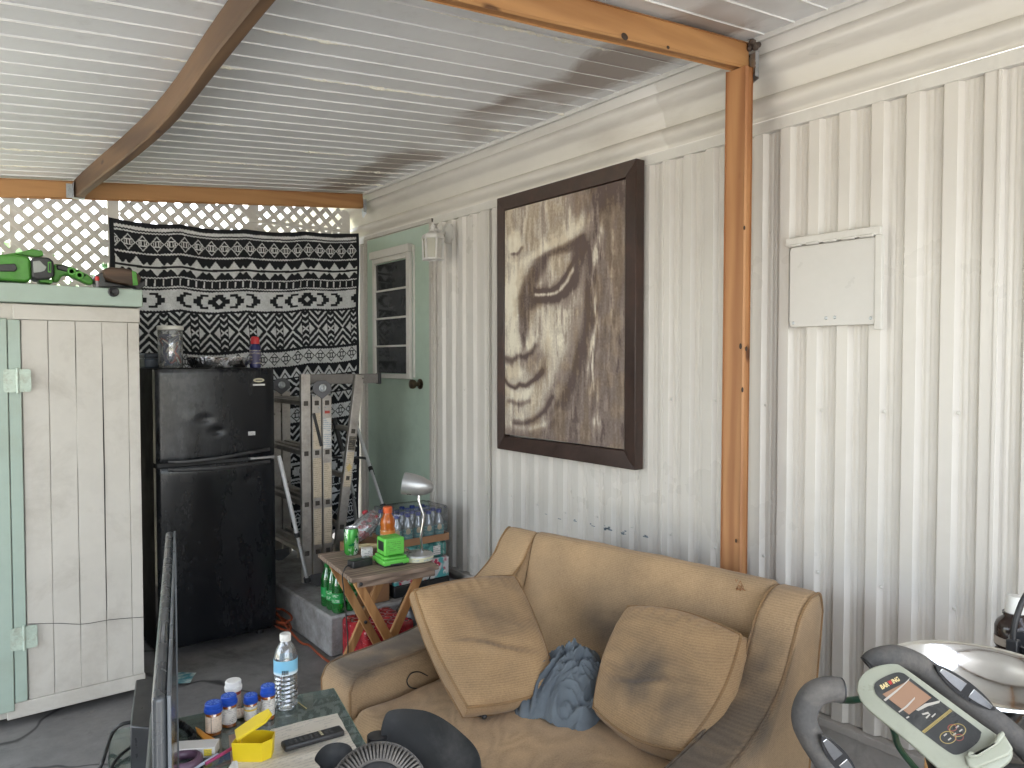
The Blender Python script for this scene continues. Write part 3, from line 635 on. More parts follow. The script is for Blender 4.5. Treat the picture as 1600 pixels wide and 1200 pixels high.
# ------------------------------------------------------------------ on the refrigerator
ft = 1.412
def pos(x, y, z): p = on(x, y, 'y', 4.0); return (p.x, 4.0, z)
CLEARP = clearish('clear_plastic', (.95, .96, .97), .10, .05, .80)
BLUEC = M('blue_coil', srgb(48, 62, 104), .5, var=.3)
WHP = M('white_plastic', srgb(222, 220, 214), .4, var=.05)
jar = thing('plastic_jar', 'clear plastic tub with white lid holding cables on the refrigerator', 'jar', (.925, 4.0, ft))
c0 = (.925, 4.0, ft)
MB().lathe([(.054, 0), (.058, .006), (.058, .19), (.055, .195)], 32, c=c0, cap=(True, False)).build('tub', CLEARP, jar)
MB().lathe([(.061, .192), (.062, .197), (.062, .208), (.058, .212)], 32, c=c0).build('lid', WHP, jar)
random.seed(9)
for k, (m, r) in enumerate(((BLUEC, .007), (WHP, .004), (M('red_coil', srgb(150, 50, 50), .5), .005), (BLUEC, .008), (WHP, .003))):
    pts = []
    for i in range(26):
        a = i * .55 + k; rr = .036 + .01 * math.sin(i * 1.3 + k); pts.append((c0[0] + rr * math.cos(a), c0[1] + rr * math.sin(a), ft + .015 + .15 * abs(math.sin(i * .21 + k * 1.1))))
    MB().tube(smooth_path(pts, 4), r, 7).build('coiled_cord', m, jar)
FOIL = M('crumpled_foil', (.72, .72, .74), .22, 1, var=.1, scale=30, bump=.5, bscale=40)
def foil(u, v):
    a = 2 * math.pi * u; sx = abs(math.cos(a)) ** .5 * math.copysign(1, math.cos(a)); sy = abs(math.sin(a)) ** .5 * math.copysign(1, math.sin(a))
    if v < .45: k = .86 * v / .45; z = .003
    else:
        t = (v - .45) / .55; k = .86 + .14 * t + .014 * math.sin(u * 150) * (t < .92) * t; z = .003 + .05 * min(1, t * 1.05) - (.004 if t > .97 else 0)
        if t > .95: k += .03
    n = .004 * mnoise.noise(Vector((sx * 4, sy * 4, v * 3)))
    return (1.165 + .15 * k * sx + n, 4.02 + .11 * k * sy, ft + z + (.012 * mnoise.noise(Vector((sx * 3, sy * 3, 7))) + .006) * max(0, v - .6) * 2.5)
tag(MB().grid(foil, 220, 24).build('foil_tray', FOIL, angle=25), 'crumpled disposable foil baking tray lying on the refrigerator', 'foil tray')
spr = thing('spray_can', 'navy spray can with red cap on the refrigerator edge', 'spray can', (1.338, 3.97, ft))
c0 = (1.338, 3.97, ft)
MB().lathe([(.026, 0), (.029, .003), (.029, .112), (.024, .125), (.02, .128)], 24, c=c0).build('can', M('navy_can', srgb(44, 46, 92), .3, .2, var=.1), spr)
MB().lathe([(.0293, .02), (.0293, .095)], 24, c=c0, cap=(False, False)).build('label', printed('can_label', srgb(70, 66, 96), srgb(190, 180, 150), 60, 70), spr)
MB().lathe([(.022, .126), (.023, .13), (.022, .158), (.016, .166), (.006, .167)], 20, c=c0).build('cap', M('spray_cap_red', srgb(186, 44, 48), .4), spr)
gb = thing('tool_case', 'low grey plastic tool case behind the tub on the refrigerator', 'case', (.88, 4.15, ft))
MB().box((.822, 4.08, ft + .001), (.98, 4.3, ft + .05)).build('case_body', M('slate_plastic', srgb(70, 78, 90), .5), gb, bevel=.008)
MB().box((.822, 4.08, ft + .052), (.98, 4.3, ft + .075)).build('case_lid', M('slate_plastic_lid', srgb(60, 68, 80), .5), gb, bevel=.008)
# ------------------------------------------------------------------ ladders
lad = thing('folding_ladder', 'dirty aluminium folding ladder standing on edge beside the refrigerator', 'ladder', (1.7, 4.1, .2))
PLATE = M('hinge_plate_grey', (.14, .14, .15), .5, .5, var=.3, scale=30)
HOLE = M('rung_end_dark', (.05, .042, .035), .7)
LBL = printed('warning_label', srgb(196, 182, 160), srgb(120, 106, 90), 90, 90, amt=.7); LBW = printed('white_label', srgb(206, 202, 196), srgb(80, 120, 160), 90, 90)
zs = .202
def rail(x, y, z0, z1, wx, wy, lean=0, name='rail', tilt=0):
    mb = MB(); a = Vector((x, y, z0)); b = Vector((x + lean, y + tilt, z1)); d = (b - a).normalized(); M_ = frame(a, (1, 0, 0) if abs(d.x) < .9 else (0, 0, 1), (0, 1, 0))
    xx = Vector((1, 0, 0)) - d * d.x; xx.normalize(); yy = d.cross(xx); L = (b - a).length
    M_ = Matrix(((xx.x, yy.x, d.x, a.x), (xx.y, yy.y, d.y, a.y), (xx.z, yy.z, d.z, a.z), (0, 0, 0, 1)))
    mb.box((-wx/2, 0, 0), (wx/2, .003, L), M=M_).box((-wx/2, .003, 0), (-wx/2 + .003, wy, L), M=M_).box((wx/2 - .003, .003, 0), (wx/2, wy, L), M=M_)
    r = mb.build(name, STEEL, lad, bevel=.0015)
    return r, M_, L
RX = [(1.588, 3.90, 1.175), (1.652, 3.905, 1.06), (1.712, 3.905, 1.06)]
zh = [.16, .43, .71, .985]
rails = []
for k, (x, y, h) in enumerate(RX):
    r, M_, L = rail(x, y, zs + .03, zs + h, .052, .028); rails.append((r, M_, L))
    for q in zh:
        if q < h - .05:
            MB().box((-.013, -.0015, q - .0135), (.013, .004, q + .0135), M=M_).build('rung_end', HOLE, r, bevel=.003)
def sticker(k, z0, z1, m, w=.042): r, M_, L = rails[k]; MB().box((-w/2, -.0012, z0), (w/2, .0, z1), M=M_).build('sticker', m, r, smooth=False)
sticker(1, .73, .93, LBL); sticker(1, .46, .68, LBL, .046); sticker(2, .73, .90, LBW, .046); sticker(2, .2, .4, LBL, .044); sticker(1, .2, .4, LBL); sticker(2, .45, .65, LBL)
r, M_, L = rails[1]; mb = MB()      # torn black tape
mb.bar(M_ @ Vector((-.02, -.0022, .93)), M_ @ Vector((.024, -.0022, .745)), .0015, .018, up=(1, 0, .3)); mb.build('torn_tape', BLACK, r, smooth=False)
r, M_, L = rails[2]; MB().box((-.015, -.0018, .925), (.015, -.0012, .94), M=M_).build('red_sticker', M('sticker_red', srgb(170, 70, 60), .5), r, smooth=False)
far = [(1.60, 4.55, 1.175), (1.665, 4.555, 1.06), (1.725, 4.555, 1.06)]
for x, y, h in far: rail(x, y, zs + .03, zs + h, .052, .028)
for (x, y, h), (x2, y2, _) in zip(RX, far):
    for q in zh:
        if q < h - .05: MB().bar((x, y + .02, zs + .03 + q), (x2, y2 + .005, zs + .03 + q), .028, .028).build('rung', STEEL, lad, bevel=.003)
def hinge(x, y, z):
    o = [(x - .055, y, z + .028), (x - .03, y, z + .052), (x + .02, y, z + .055), (x + .052, y, z + .03), (x + .055, y, z - .005), (x + .004, y, z - .046), (x - .004, y, z - .046), (x - .055, y, z - .008)]
    h = MB().prism(o, (0, -.006, 0)).build('hinge_plate', PLATE, lad, bevel=.002)
    mb = MB()
    mb.lathe([(.022, 0), (.022, .006), (.017, .008), (.012, .006), (.01, .011), (.004, .012)], 20, 0, frame((x, y - .006, z + .012), (1, 0, 0), (0, 0, 1)))
    for dx, dz in ((-.045, -.03), (.045, -.03), (-.02, -.095), (.02, -.095)): mb.lathe([(.006, 0), (.005, .004)], 8, 0, frame((x + dx, y - .002 - (.004 if dz > -.05 else 0), z + dz), (1, 0, 0), (0, 0, 1)))
    mb.build_each('hinge_bolt', GALV, h)
hinge(1.682, 3.902, zs + 1.085); hinge(1.695, 4.553, zs + 1.085)
def foot(x, y):
    o = [(x - .06, y, zs + .07), (x + .05, y, zs + .07), (x + .055, y, zs + .03), (x + .01, y, zs), (x - .02, y, zs), (x - .06, y, zs + .03)]
    MB().prism(o, (0, -.006, 0)).build('foot_plate', PLATE, lad, bevel=.002)
foot(1.66, 3.898); foot(1.68, 4.55)
step = thing('leaning_ladder', 'single aluminium ladder section leaning with a flat stabiliser bar on top', 'ladder', (1.83, 4.1, .2))
lad_ = lad; lad = step
r, M_, L = rail(1.775, 3.95, zs, zs + 1.165, .05, .03, lean=.16)
for q in (.30, .58, .85): MB().box((-.013, -.0015, q - .0135), (.013, .004, q + .0135), M=M_).build('rung_end', HOLE, r, bevel=.003)
MB().box((-.021, -.0012, .74), (.021, 0, .82), M=M_).build('sticker', printed('black_label', srgb(60, 56, 52), srgb(150, 140, 120), 90, 120), r, smooth=False)
MB().box((-.021, -.0012, .53), (.021, 0, .73), M=M_).build('sticker', LBL, r, smooth=False)
ym = MB(); ym.add([M_ @ Vector(v) for v in ((-.017, -.0018, .64), (0, -.0018, .615), (.017, -.0018, .64), (0, -.0018, .665))], [(0, 1, 2, 3)]); ym.build('warning_mark', M('mark_yellow', srgb(196, 170, 110), .5), r, smooth=False)
rail(1.80, 4.5, zs, zs + 1.165, .05, .03, lean=.16)
for q in (.30, .58, .85): MB().bar((1.775 + .16 * q / 1.165, 3.97, zs + q), (1.80 + .16 * q / 1.165, 4.51, zs + q), .028, .028).build('rung', STEEL, step, bevel=.003)
MB().box((1.60, 3.985, zs + 1.115), (2.07, 4.012, zs + 1.172)).build('stabiliser_bar', M('bar_grey', (.20, .185, .175), .55, .5, var=.25, scale=14), step, bevel=.003)
MB().box((2.071, 3.982, zs + 1.11), (2.09, 4.016, zs + 1.176)).build('end_cap', BLACK, step, bevel=.003)
lad = lad_
def pole(label, a, b, r, grip):
    t = thing('telescopic_pole', label, 'pole', b, group='silver telescopic poles by the ladders'); a, b = Vector(a), Vector(b); d = b - a
    MB().tube([a, a + d * .62], r, 14).build('upper_tube', M('pole_silver', (.66, .66, .67), .35, .35, var=.05), t)
    MB().tube([a + d * .60, a + d * .635], r * 1.3, 14).tube([a + d * .965, b], r * 1.7, 12).build_each('collar', BLACK, t)
    MB().tube([a + d * .635, a + d * .965], r * .8, 14).build('lower_tube', M('pole_inner', (.6, .6, .61), .35, .4), t)
    if grip: MB().tube([a - d.normalized() * .24, a + d * .02], r * 1.5, 14).build('grip', BLACK, t)
pole('silver telescopic pole leaning against the refrigerator door edge', (1.398, 3.80, .955), (1.565, 3.84, .255), .011, False)
pole('silver telescopic pole with black grip leaning beside the green door', tuple(on(549, 640, 'y', 4.5)), tuple(on(600, 795, 'y', 4.0)), .011, False)
pg = thing('black_crutch', 'black tubular crutch standing behind the leaning ladder section', 'crutch', (1.95, 4.4, .2))
MB().tube([on(522, 655, 'y', 4.2), on(535, 705, 'y', 4.2)], .015, 12).build('grip', BLACK, pg)
MB().tube([on(535, 705, 'y', 4.2), on(552, 770, 'y', 4.2), (2.05, 4.2, .205)], .010, 12).build('shaft', SILVER, pg)
MB().tube(smooth_path([on(520, 715, 'y', 4.25), on(548, 715, 'y', 4.25), on(570, 716, 'y', 4.25), on(578, 724, 'y', 4.25), on(584, 742, 'y', 4.25)]), .008, 10).build('cross_handle', BLACK, pg)
# ------------------------------------------------------------------ wall lantern
LW = M('lantern_white', srgb(206, 204, 200), .45, var=.1, dirt=(.3, .25, .2), damt=.3, dscale=20)
lp = Vector((2.215, 3.60, 2.02)); lan = thing('wall_lantern', 'white coach style wall lantern mounted beside the green door', 'lantern', (W, 3.655, 2.18))
MB().lathe([(.058, 0), (.058, .012), (.05, .02), (.03, .026), (.022, .034)], 24, 0, frame((W - .002, 3.655, 2.185), (0, 1, 0), (0, 0, -1)) ).build('back_plate', LW, lan)
mb = MB().tube(smooth_path([(W - .03, 3.655, 2.185), (W - .07, 3.64, 2.175), (lp.x + .03, 3.61, 2.19), (lp.x, 3.60, 2.175)]), .011, 10); mb.build('arm', LW, lan)
def hexpt(r, z, k): a = 2 * math.pi * k / 6 + .3; return (lp.x + r * math.cos(a), lp.y + r * math.sin(a), lp.z + z)
mb = MB()
for k in range(6): mb.bar(hexpt(.055, 0, k), hexpt(.06, .118, k), .008, .008)
for z, r in ((0, .055), (.118, .06)):
    for k in range(6): mb.bar(hexpt(r, z, k), hexpt(r, z, k + 1), .009, .01)
    for k in range(6): mb.ball(hexpt(r, z - .004, k), .007, 8)
mb.build('cage', LW, lan)
mb = MB(); rr = [(.066, .122), (.058, .136), (.03, .150), (.018, .158), (.012, .172), (.014, .182), (.007, .192), (.004, .205)]
mb.lathe(rr, 6, c=(lp.x, lp.y, lp.z), M=Matrix.Rotation(.3, 4, 'Z')); mb.build('roof', LW, lan, angle=20)
FROST = clearish('seedy_glass', srgb(214, 210, 190), .15, .25, .35)
mb = MB()
for k in range(6): mb.add([hexpt(.053, .004, k), hexpt(.053, .004, k + 1), hexpt(.057, .115, k + 1), hexpt(.057, .115, k)], [(0, 1, 2, 3)])
mb.build('glass', FROST, lan, smooth=False)
MB().lathe([(.012, 0), (.012, .04), (.02, .055), (.022, .08), (.01, .1)], 14, c=(lp.x, lp.y, lp.z + .005)).build('bulb', M('bulb_amber', srgb(190, 150, 90), .3), lan)
# ------------------------------------------------------------------ framed painting
def paint(u, v):      # brushed portrait of a calm stone face cropped at the left edge; u to the right, v down
    q = lambda fr, s=0, o=4: np.vectorize(lambda a, b: mnoise.fractal(Vector((a * fr[0] + s, b * fr[1], s)), 1.0, 2.0, o))(u, v)
    n1, n4, fl = q((3, 2), 1), q((9, 3), 3), q((40, 9), 5); gr = q((90, 110), 9, 2); n6 = q((7, 14), 13)
    du = u + n4 * .012 + fl * .004; dv = np.interp(v, [0, .165, .24, .375, .66, .785, .945, 1], [0, .13, .255, .338, .628, .722, .908, 1]) + n1 * .010 + n6 * .005; asp = 1.6
    def dist(pts):
        d = np.full(u.shape, 9.)
        for (a, b), (c, e) in zip(pts[:-1], pts[1:]):
            L = (c-a)**2 + (e-b)**2*asp; t = np.clip(((du-a)*(c-a) + (dv-b)*(e-b)*asp) / L, 0, 1)
            d = np.minimum(d, np.sqrt((du-a-t*(c-a))**2 + asp*(dv-b-t*(e-b))**2))
        return d
    def seg(pts, w): return np.exp(-(dist(pts) / w) ** 2)
    def poly(pts, soft):     # filled soft polygon
        x, y = du, dv; ins = np.zeros(u.shape, bool); n = len(pts)
        for i in range(n):
            (a, b), (c, e) = pts[i], pts[(i + 1) % n]
            cond = ((b > y) != (e > y)); ins ^= cond & (x < (c - a) * (y - b) / ((e - b) or 1e-9) + a)
        d = dist(pts + [pts[0]]); return .5 + .5 * np.tanh(np.where(ins, d, -d) / soft)
    L = .68 + .08 * n1 + .05 * fl
    # hair side: dark wash right of the face
    face = poly([(-.2, -.2), (.72, -.2), (.74, .10), (.72, .34), (.69, .52), (.62, .66), (.50, .79), (.36, .90), (.2, .955), (-.2, .97)], .035)
    L -= (1 - face) * (.33 + .14 * n1)
    L += .42 * seg([(.82, .14), (.77, .34), (.80, .50), (.76, .66), (.80, .86)], .032) * np.clip(.55 + fl * 1.6, 0, 1.2)
    L += .22 * seg([(.93, .16), (.90, .36), (.93, .52)], .022) * np.clip(.6 + fl * 2, 0, 1)
    L -= .30 * seg([(.69, .16), (.74, .30), (.72, .48), (.66, .62), (.54, .76), (.42, .86)], .05)
    # brow: crisp edge, shade beneath
    sock = poly([(.135, .355), (.19, .30), (.28, .255), (.40, .215), (.54, .182), (.70, .140), (.73, .24), (.66, .33), (.50, .385), (.34, .40), (.25, .42), (.23, .54), (.17, .60), (.135, .50)], .014)
    L -= .46 * sock; L += .24 * seg([(.02, .36), (.12, .30), (.22, .235), (.38, .18), (.52, .145), (.66, .108)], .042)
    lid = poly([(.30, .325), (.36, .285), (.45, .25), (.54, .232), (.60, .240), (.60, .275), (.52, .312), (.42, .33)], .016); L += .52 * lid
    L -= .55 * seg([(.29, .332), (.38, .342), (.48, .328), (.56, .298), (.62, .268)], .008)
    L += .60 * seg([(.295, .347), (.39, .358), (.49, .342), (.57, .312), (.61, .29)], .009)
    L -= .28 * seg([(.30, .372), (.42, .380), (.54, .355), (.63, .31)], .020)
    # nose
    L += .34 * poly([(.03, .22), (.10, .26), (.125, .36), (.125, .50), (.16, .58), (.12, .615), (.03, .60), (.0, .5)], .03)
    L -= .50 * seg([(.0, .628), (.07, .640), (.13, .622), (.20, .628), (.26, .606), (.29, .575)], .017); L += .26 * poly([(.19, .53), (.24, .50), (.28, .54), (.27, .585), (.21, .60)], .02)
    L -= .26 * poly([(.14, .64), (.36, .585), (.42, .62), (.30, .67), (.18, .685)], .03)
    # cheek
    L += .26 * poly([(.34, .43), (.52, .41), (.60, .48), (.56, .60), (.44, .66), (.36, .58)], .06) * (.7 + n4)
    L -= .20 * seg([(.62, .44), (.60, .58), (.50, .70), (.40, .78)], .04)
    # lips
    L += .24 * poly([(.0, .655), (.08, .672), (.13, .662), (.20, .672), (.17, .69), (.06, .695)], .012)
    L -= .70 * seg([(-.02, .700), (.05, .722), (.10, .735), (.145, .718), (.20, .722), (.28, .704), (.36, .672)], .011); L -= .25 * seg([(.30, .70), (.38, .66)], .028)
    L += .28 * poly([(.0, .735), (.10, .755), (.20, .748), (.26, .735), (.20, .79), (.08, .795)], .022); L -= .34 * seg([(.04, .805), (.14, .815), (.24, .795)], .016)
    # chin
    L -= .50 * seg([(.09, .905), (.18, .91), (.28, .885), (.38, .83), (.44, .77)], .019); L += .26 * seg([(.24, .945), (.38, .90), (.50, .83)], .022)
    L += .5 * poly([(.04, .10), (.08, .075), (.13, .085), (.155, .13), (.13, .175), (.07, .175), (.04, .14)], .014); L -= .42 * seg([(.07, .185), (.12, .19), (.165, .155)], .016)
    # paint texture: flakes, drips, scrapes
    L = .58 + (L - .62) * 1.18
    L += .10 * np.clip((n6 + fl * .6 - .25) / .1, 0, 1) - .13 * np.clip((-.32 - n4 - fl * .4) / .1, 0, 1) + .10 * gr + .07 * fl
    L -= .28 * np.clip((u - .42 + .2 * n1) / .2, 0, 1) * np.clip((.11 - v + .06 * n4) / .05, 0, 1)
    L = np.clip(.5 + (L - .5) * 1.12, .0, 1.0)
    a, b, c = np.array(srgb(92, 78, 74)), np.array(srgb(152, 138, 128)), np.array(srgb(224, 216, 198))
    t = L[..., None]; colr = np.where(t < .5, a + (b - a) * t * 2, b + (c - b) * (t - .5) * 2)
    warm = np.clip((n4 + .5 * n6) * 1.5 + .05, 0, .55)[..., None]
    return colr * (1 - warm * .6) + np.array(srgb(136, 112, 78)) * warm * .6 * (.5 + t)
py0, py1, pz0, pz1 = 2.144, 3.112, .992, 2.286
pic = thing('framed_painting', 'large dark framed sepia painting of a serene stone face', 'painting', (W - .03, (py0 + py1) / 2, pz0))
FRAME = M('dark_stained_wood', srgb(58, 42, 36), .45, var=.45, scale=9, dirt=srgb(96, 60, 44), damt=.4, dscale=8, st=(1, .6, .6), bump=.15, bscale=50)
fb = .072; fd = .052; X0 = W - .008
mb = MB()
def frame_side(a, b, c, d):     # outer a-b, inner d-c (in y,z); sloped inwards
    o = [(X0, *a), (X0, *b), (X0 - fd, *b), (X0 - fd, *a)]
    vs = [(X0, *a), (X0, *b), (X0 - fd, b[0], b[1]), (X0 - fd, a[0], a[1]), (X0, *d), (X0, *c), (X0 - fd + .012, *c), (X0 - fd + .012, *d)]
    return MB().add(vs, [(0, 1, 2, 3), (3, 2, 6, 7), (7, 6, 5, 4), (0, 4, 5, 1), (0, 3, 7, 4), (1, 5, 6, 2)])
A, B, C_, D_ = (py0, pz0), (py1, pz0), (py1, pz1), (py0, pz1); ia, ib, ic, id_ = (py0 + fb, pz0 + .075), (py1 - .046, pz0 + .067), (py1 - .046, pz1 - .066), (py0 + fb, pz1 - .066)
for q in ((A, B, ib, ia), (B, C_, ic, ib), (C_, D_, id_, ic), (D_, A, ia, id_)): frame_side(*q).build('frame_rail', FRAME, pic, bevel=.003)
ca, cb = (ia[0] + .004, ia[1] + .004), (ic[0] - .003, ic[1] - .004)
nu, nv = 300, 420; uu, vv = np.meshgrid(np.linspace(0, 1, nu + 1), np.linspace(0, 1, nv + 1))
cc = paint(uu, vv); mb = MB(); mb.c = np.concatenate([cc, np.ones(cc.shape[:2] + (1,))], -1).reshape(-1, 4)
mb.v = [(X0 - .036, cb[0] - (cb[0] - ca[0]) * a, cb[1] - (cb[1] - ca[1]) * b) for a, b in zip(uu.ravel(), vv.ravel())]
mb.f = [(j*(nu+1)+i, j*(nu+1)+i+1, (j+1)*(nu+1)+i+1, (j+1)*(nu+1)+i) for j in range(nv) for i in range(nu)]; mb.m = [0] * len(mb.f)
mb.build('painted_canvas', tinted('canvas_paint', .55, .25, 300, var=.05), pic)
MB().box((X0 - .0355, ca[0], ca[1]), (X0 - .01, cb[0], cb[1])).build('stretcher', M('canvas_edge', (.5, .46, .38), .8), pic)
# ------------------------------------------------------------------ folding tray table and what stands on it
TW = wood('weathered_table_wood', srgb(152, 132, 116), srgb(104, 88, 76), 'x', .8, 16, knots=False)
LEGW = wood('varnished_leg_wood', srgb(196, 148, 98), srgb(150, 104, 62), 'z', .55, 12, knots=False)
tz = .60
fl, fr_, rl = on(554, 904, 'z', tz), on(682, 884, 'z', tz), on(512, 863, 'z', tz)
tx = (fr_ - fl); tl = tx.length; tx.normalize(); ty = Vector((-tx.y, tx.x, 0)); tdp = (rl - fl).dot(ty) 
TM = frame(fl, tx, ty)
tray = thing('folding_table', 'small weathered wooden folding tray table beside the sofa arm', 'table', (fl.x, fl.y, 0))
mb = MB()
for k in range(4):
    a = k * tdp / 4; mb.box((-.012, a + .001, -.018), (tl + .012, a + tdp / 4 - .001, 0), M=TM)
mb.build('top', TW, tray, bevel=.003)
MB().box((.02, .012, -.045), (tl - .0, .03, -.0185), M=TM).box((.02, tdp - .03, -.045), (tl, tdp - .012, -.0185), M=TM).build_each('apron', TW, tray, bevel=.003)
for yy, o in ((.06, 0), (tdp - .07, 0)):
    for (a, b, dy) in ((.03, tl - .03, 0), (tl - .03, .03, .021)):
        p, q = TM @ Vector((a, yy + dy, -.03)), TM @ Vector((b, yy + dy, -tz + .002)); MB().bar(p, q, .018, .036, up=tx).build('leg', LEGW, tray, bevel=.003)
    MB().lathe([(.008, 0), (.008, .003), (.004, .006)], 10, 0, frame(TM @ Vector((tl / 2, yy - .01, -tz / 2 - .015)), tx, (0, 0, 1))).build('bolt', BLACK, tray)
MB().lathe([(.008, 0), (.008, .003), (.004, .006)], 10, 0, frame(TM @ Vector((.03, .012, -.03)), tx, (0, 0, 1))).build('bolt', BLACK, tray)
def tpt(x, y): return on(x, y, 'z', tz + .001)
# can
s = NT('green_can_print'); sep = s.n('SeparateXYZ', i0=s.o).outputs
c = s.mix(s.ramp(s.noise(26, 3, .6, s.map((1, 1, .5))), .48, .56), srgb(62, 146, 60), srgb(200, 214, 196)); c = s.mix(s.ramp(s.noise(40, 2), .6, .64), c, srgb(20, 104, 60))
CANM = s.P(Base_Color=c, Roughness=.25, Metallic=.25)
ALU = M('bare_aluminium', (.6, .6, .62), .25, .9, var=.06)
p = tpt(549, 866); can = thing('drink_can', 'green soda can on the corner of the folding table', 'can', p)
MB().lathe([(.024, 0), (.026, .003), (.0315, .012), (.0315, .103), (.027, .115)], 28, c=p, cap=(True, False)).build('body', CANM, can)
MB().lathe([(.027, .115), (.0275, .119), (.0255, .119), (.0245, .114), (.002, .113)], 28, c=p).build('lid', ALU, can)
# charger
p = tpt(611, 880); chg = thing('battery_charger', 'lime green battery charger with a battery pack docked on the folding table', 'charger', p)
CM = frame(p, (1, -.08, 0), (.08, 1, 0)) 
o = [(-.058, -.055), (.058, -.055), (.055, .06), (-.055, .06)]
LIME2 = M('bright_lime_plastic', srgb(104, 196, 80), .38, var=.08, scale=10)
mb = MB(); m_ = [CM @ Vector((a * .9, b * .9 + .005, .004)) for a, b in o]
mb.box((-.058, -.058, .006), (.058, .062, .028), M=CM).box((-.05, -.052, .028), (.05, .055, .04), M=CM); mb.build('base', LIME2, chg, bevel=.006, seg=3)
MB().box((-.05, -.05, 0), (.05, .056, .006), M=CM).box((-.028, -.0595, .004), (.028, -.05, .013), M=CM).build('foot', BLACK, chg, bevel=.002)
bt = MB().box((-.042, -.034, .042), (.046, .05, .112), M=CM).build('battery', LIME2, chg, bevel=.005, seg=3)
MB().box((-.03, -.0352, .056), (.032, -.0342, .104), M=CM).build('battery_print', printed('battery_print', srgb(104, 196, 80), srgb(30, 80, 20), 120, 120), bt, smooth=False)
MB().box((-.034, -.020, .1122), (.036, .04, .113), M=CM).build('battery_print', printed('battery_print_top', srgb(104, 196, 80), srgb(30, 80, 20), 120, 120, axis=1), bt, smooth=False)
MB().box((-.0428, -.02, .06), (-.042, .034, .098), M=CM).build('battery_slot', BLACK, bt, smooth=False)
MB().box((-.03, -.054, .0402), (.034, -.036, .0412), M=CM).build('dock_print', printed('dock_print', srgb(60, 150, 40), srgb(16, 40, 12), 150, 100, axis=1), chg, smooth=False)
p = tpt(564, 884); adp = thing('power_adapter', 'black power adapter brick at the front edge of the folding table', 'power adapter', p)
AM = frame(p, (1, .12, 0), (-.12, 1, 0))
MB().box((-.05, -.022, 0), (.044, .026, .03), M=AM).build('brick', BLACK, adp, bevel=.004)
MB().box((.01, -.008, .03), (.035, .012, .033), M=AM).build('badge', GALV, adp, bevel=.001)
cp = [AM @ Vector((-.05, 0, .012)), AM @ Vector((-.075, -.004, .010)), fl + Vector((-.03, .045, .004)), fl + Vector((-.035, .02, -.06)), fl + Vector((-.03, .0, -.25)), fl + Vector((-.045, -.01, -.42)), fl + Vector((-.07, .02, -.585)), fl + Vector((-.12, .06, -.592)), fl + Vector((-.16, .02, -.592))]
MB().tube(smooth_path(cp), .0026, 7).build('cable', CABLE, adp)
p = tpt(573, 868); wb = thing('pill_carton', 'tiny white carton between the green can and the charger', 'carton', p)
MB().box((-.022, -.015, 0), (.024, .02, .034), M=frame(p, (1, -.3, 0), (.3, 1, 0))).build('body', printed('carton_print', srgb(220, 218, 214), srgb(110, 110, 120), 120, 100), wb, bevel=.001)
p = tpt(575, 858); MB().tube([p + Vector((-.05, .03, .012)), p + Vector((.0, .0, .014)), p + Vector((.05, -.02, .012))], [.010, .013, .009], 10).build('wrapper', M('cream_paper', srgb(206, 192, 150), .7, bump=.5), smooth=True)
tag(bpy.data.objects['wrapper'], 'crumpled cream paper wrapper behind the tiny white carton', 'wrapper')
# lamp
p = tpt(653, 874); lamp = thing('desk_lamp', 'small silver desk lamp with bullet shade on the folding table', 'lamp', p)
MB().lathe([(.062, 0), (.066, .003), (.066, .022), (.062, .028), (.02, .031), (.008, .036)], 36, c=p).build('base', SILVER, lamp)
MB().lathe([(.0664, .003), (.0664, .021)], 36, c=p, cap=(False, False)).build('base_label', printed('base_label', srgb(216, 214, 180), srgb(150, 170, 190), 60, 50), lamp)
hp = p + Vector((.02, -.01, .24)); st_ = smooth_path([p + Vector((.016, -.008, .03)), p + Vector((.012, -.006, .10)), p + Vector((.022, -.01, .18)), p + Vector((.006, .0, .25)), p + Vector((.012, .0, .295))], 10)
MB().tube(st_, .0055, 12).build('stem', CHROME, lamp)
hx = Vector((.80, -.60, -.18)).normalized(); hc = p + Vector((.010, .0, .315)); HM = frame(hc, hx.cross(Vector((0, 0, 1))), Vector((0, 0, 1)))
Mz = Matrix.Translation(hc) @ hx.to_track_quat('Z', 'Y').to_matrix().to_4x4()
MB().lathe([(.046, -.072), (.047, -.068), (.046, -.03), (.041, .005), (.031, .035), (.017, .055), (.004, .062)], 32, 0, Mz, cap=(False, True)).lathe([(.045, -.071), (.044, -.03), (.036, .005), (.02, .04)], 32, 0, Mz, cap=(False, True)).build('shade', SILVER, lamp, angle=60)
MB().lathe([(.012, .02), (.012, -.01), (.026, -.035), (.026, -.05), (.012, -.062), (.002, -.065)], 20, 0, Mz).build('bulb', M('frosted_bulb', (.75, .74, .7), .4), lamp)
MB().tube([on(681, 880, 'z', tz - .0), on(673, 898, 'z', tz - .08), on(662, 930, 'z', tz - .25), on(650, 990, 'z', .1)], .003, 7).build('cord', CABLE, lamp)
# orange sports drink
p = tpt(606, 857); od = thing('sports_drink', 'orange sports drink bottle standing behind the battery charger', 'bottle', p)
s = NT('orange_drink'); ORD = s.P(Base_Color=s.mix(s.ramp(s.noise(9), .4, .6), srgb(172, 88, 30), srgb(188, 106, 42)), Roughness=.15)
MB().lathe([(.03, 0), (.034, .006), (.034, .09), (.031, .10), (.034, .115), (.03, .135), (.019, .155), (.017, .165)], 28, c=p).build('body', ORD, od)
MB().lathe([(.020, .163), (.021, .168), (.021, .188), (.018, .191)], 24, c=p).build('cap', M('orange_cap', srgb(206, 92, 44), .4), od)
MB().lathe([(.0345, .03), (.0345, .088)], 28, c=p, cap=(False, False)).build('label', printed('orange_label', srgb(206, 130, 60), srgb(240, 230, 210), 40, 40, amt=.8), od)
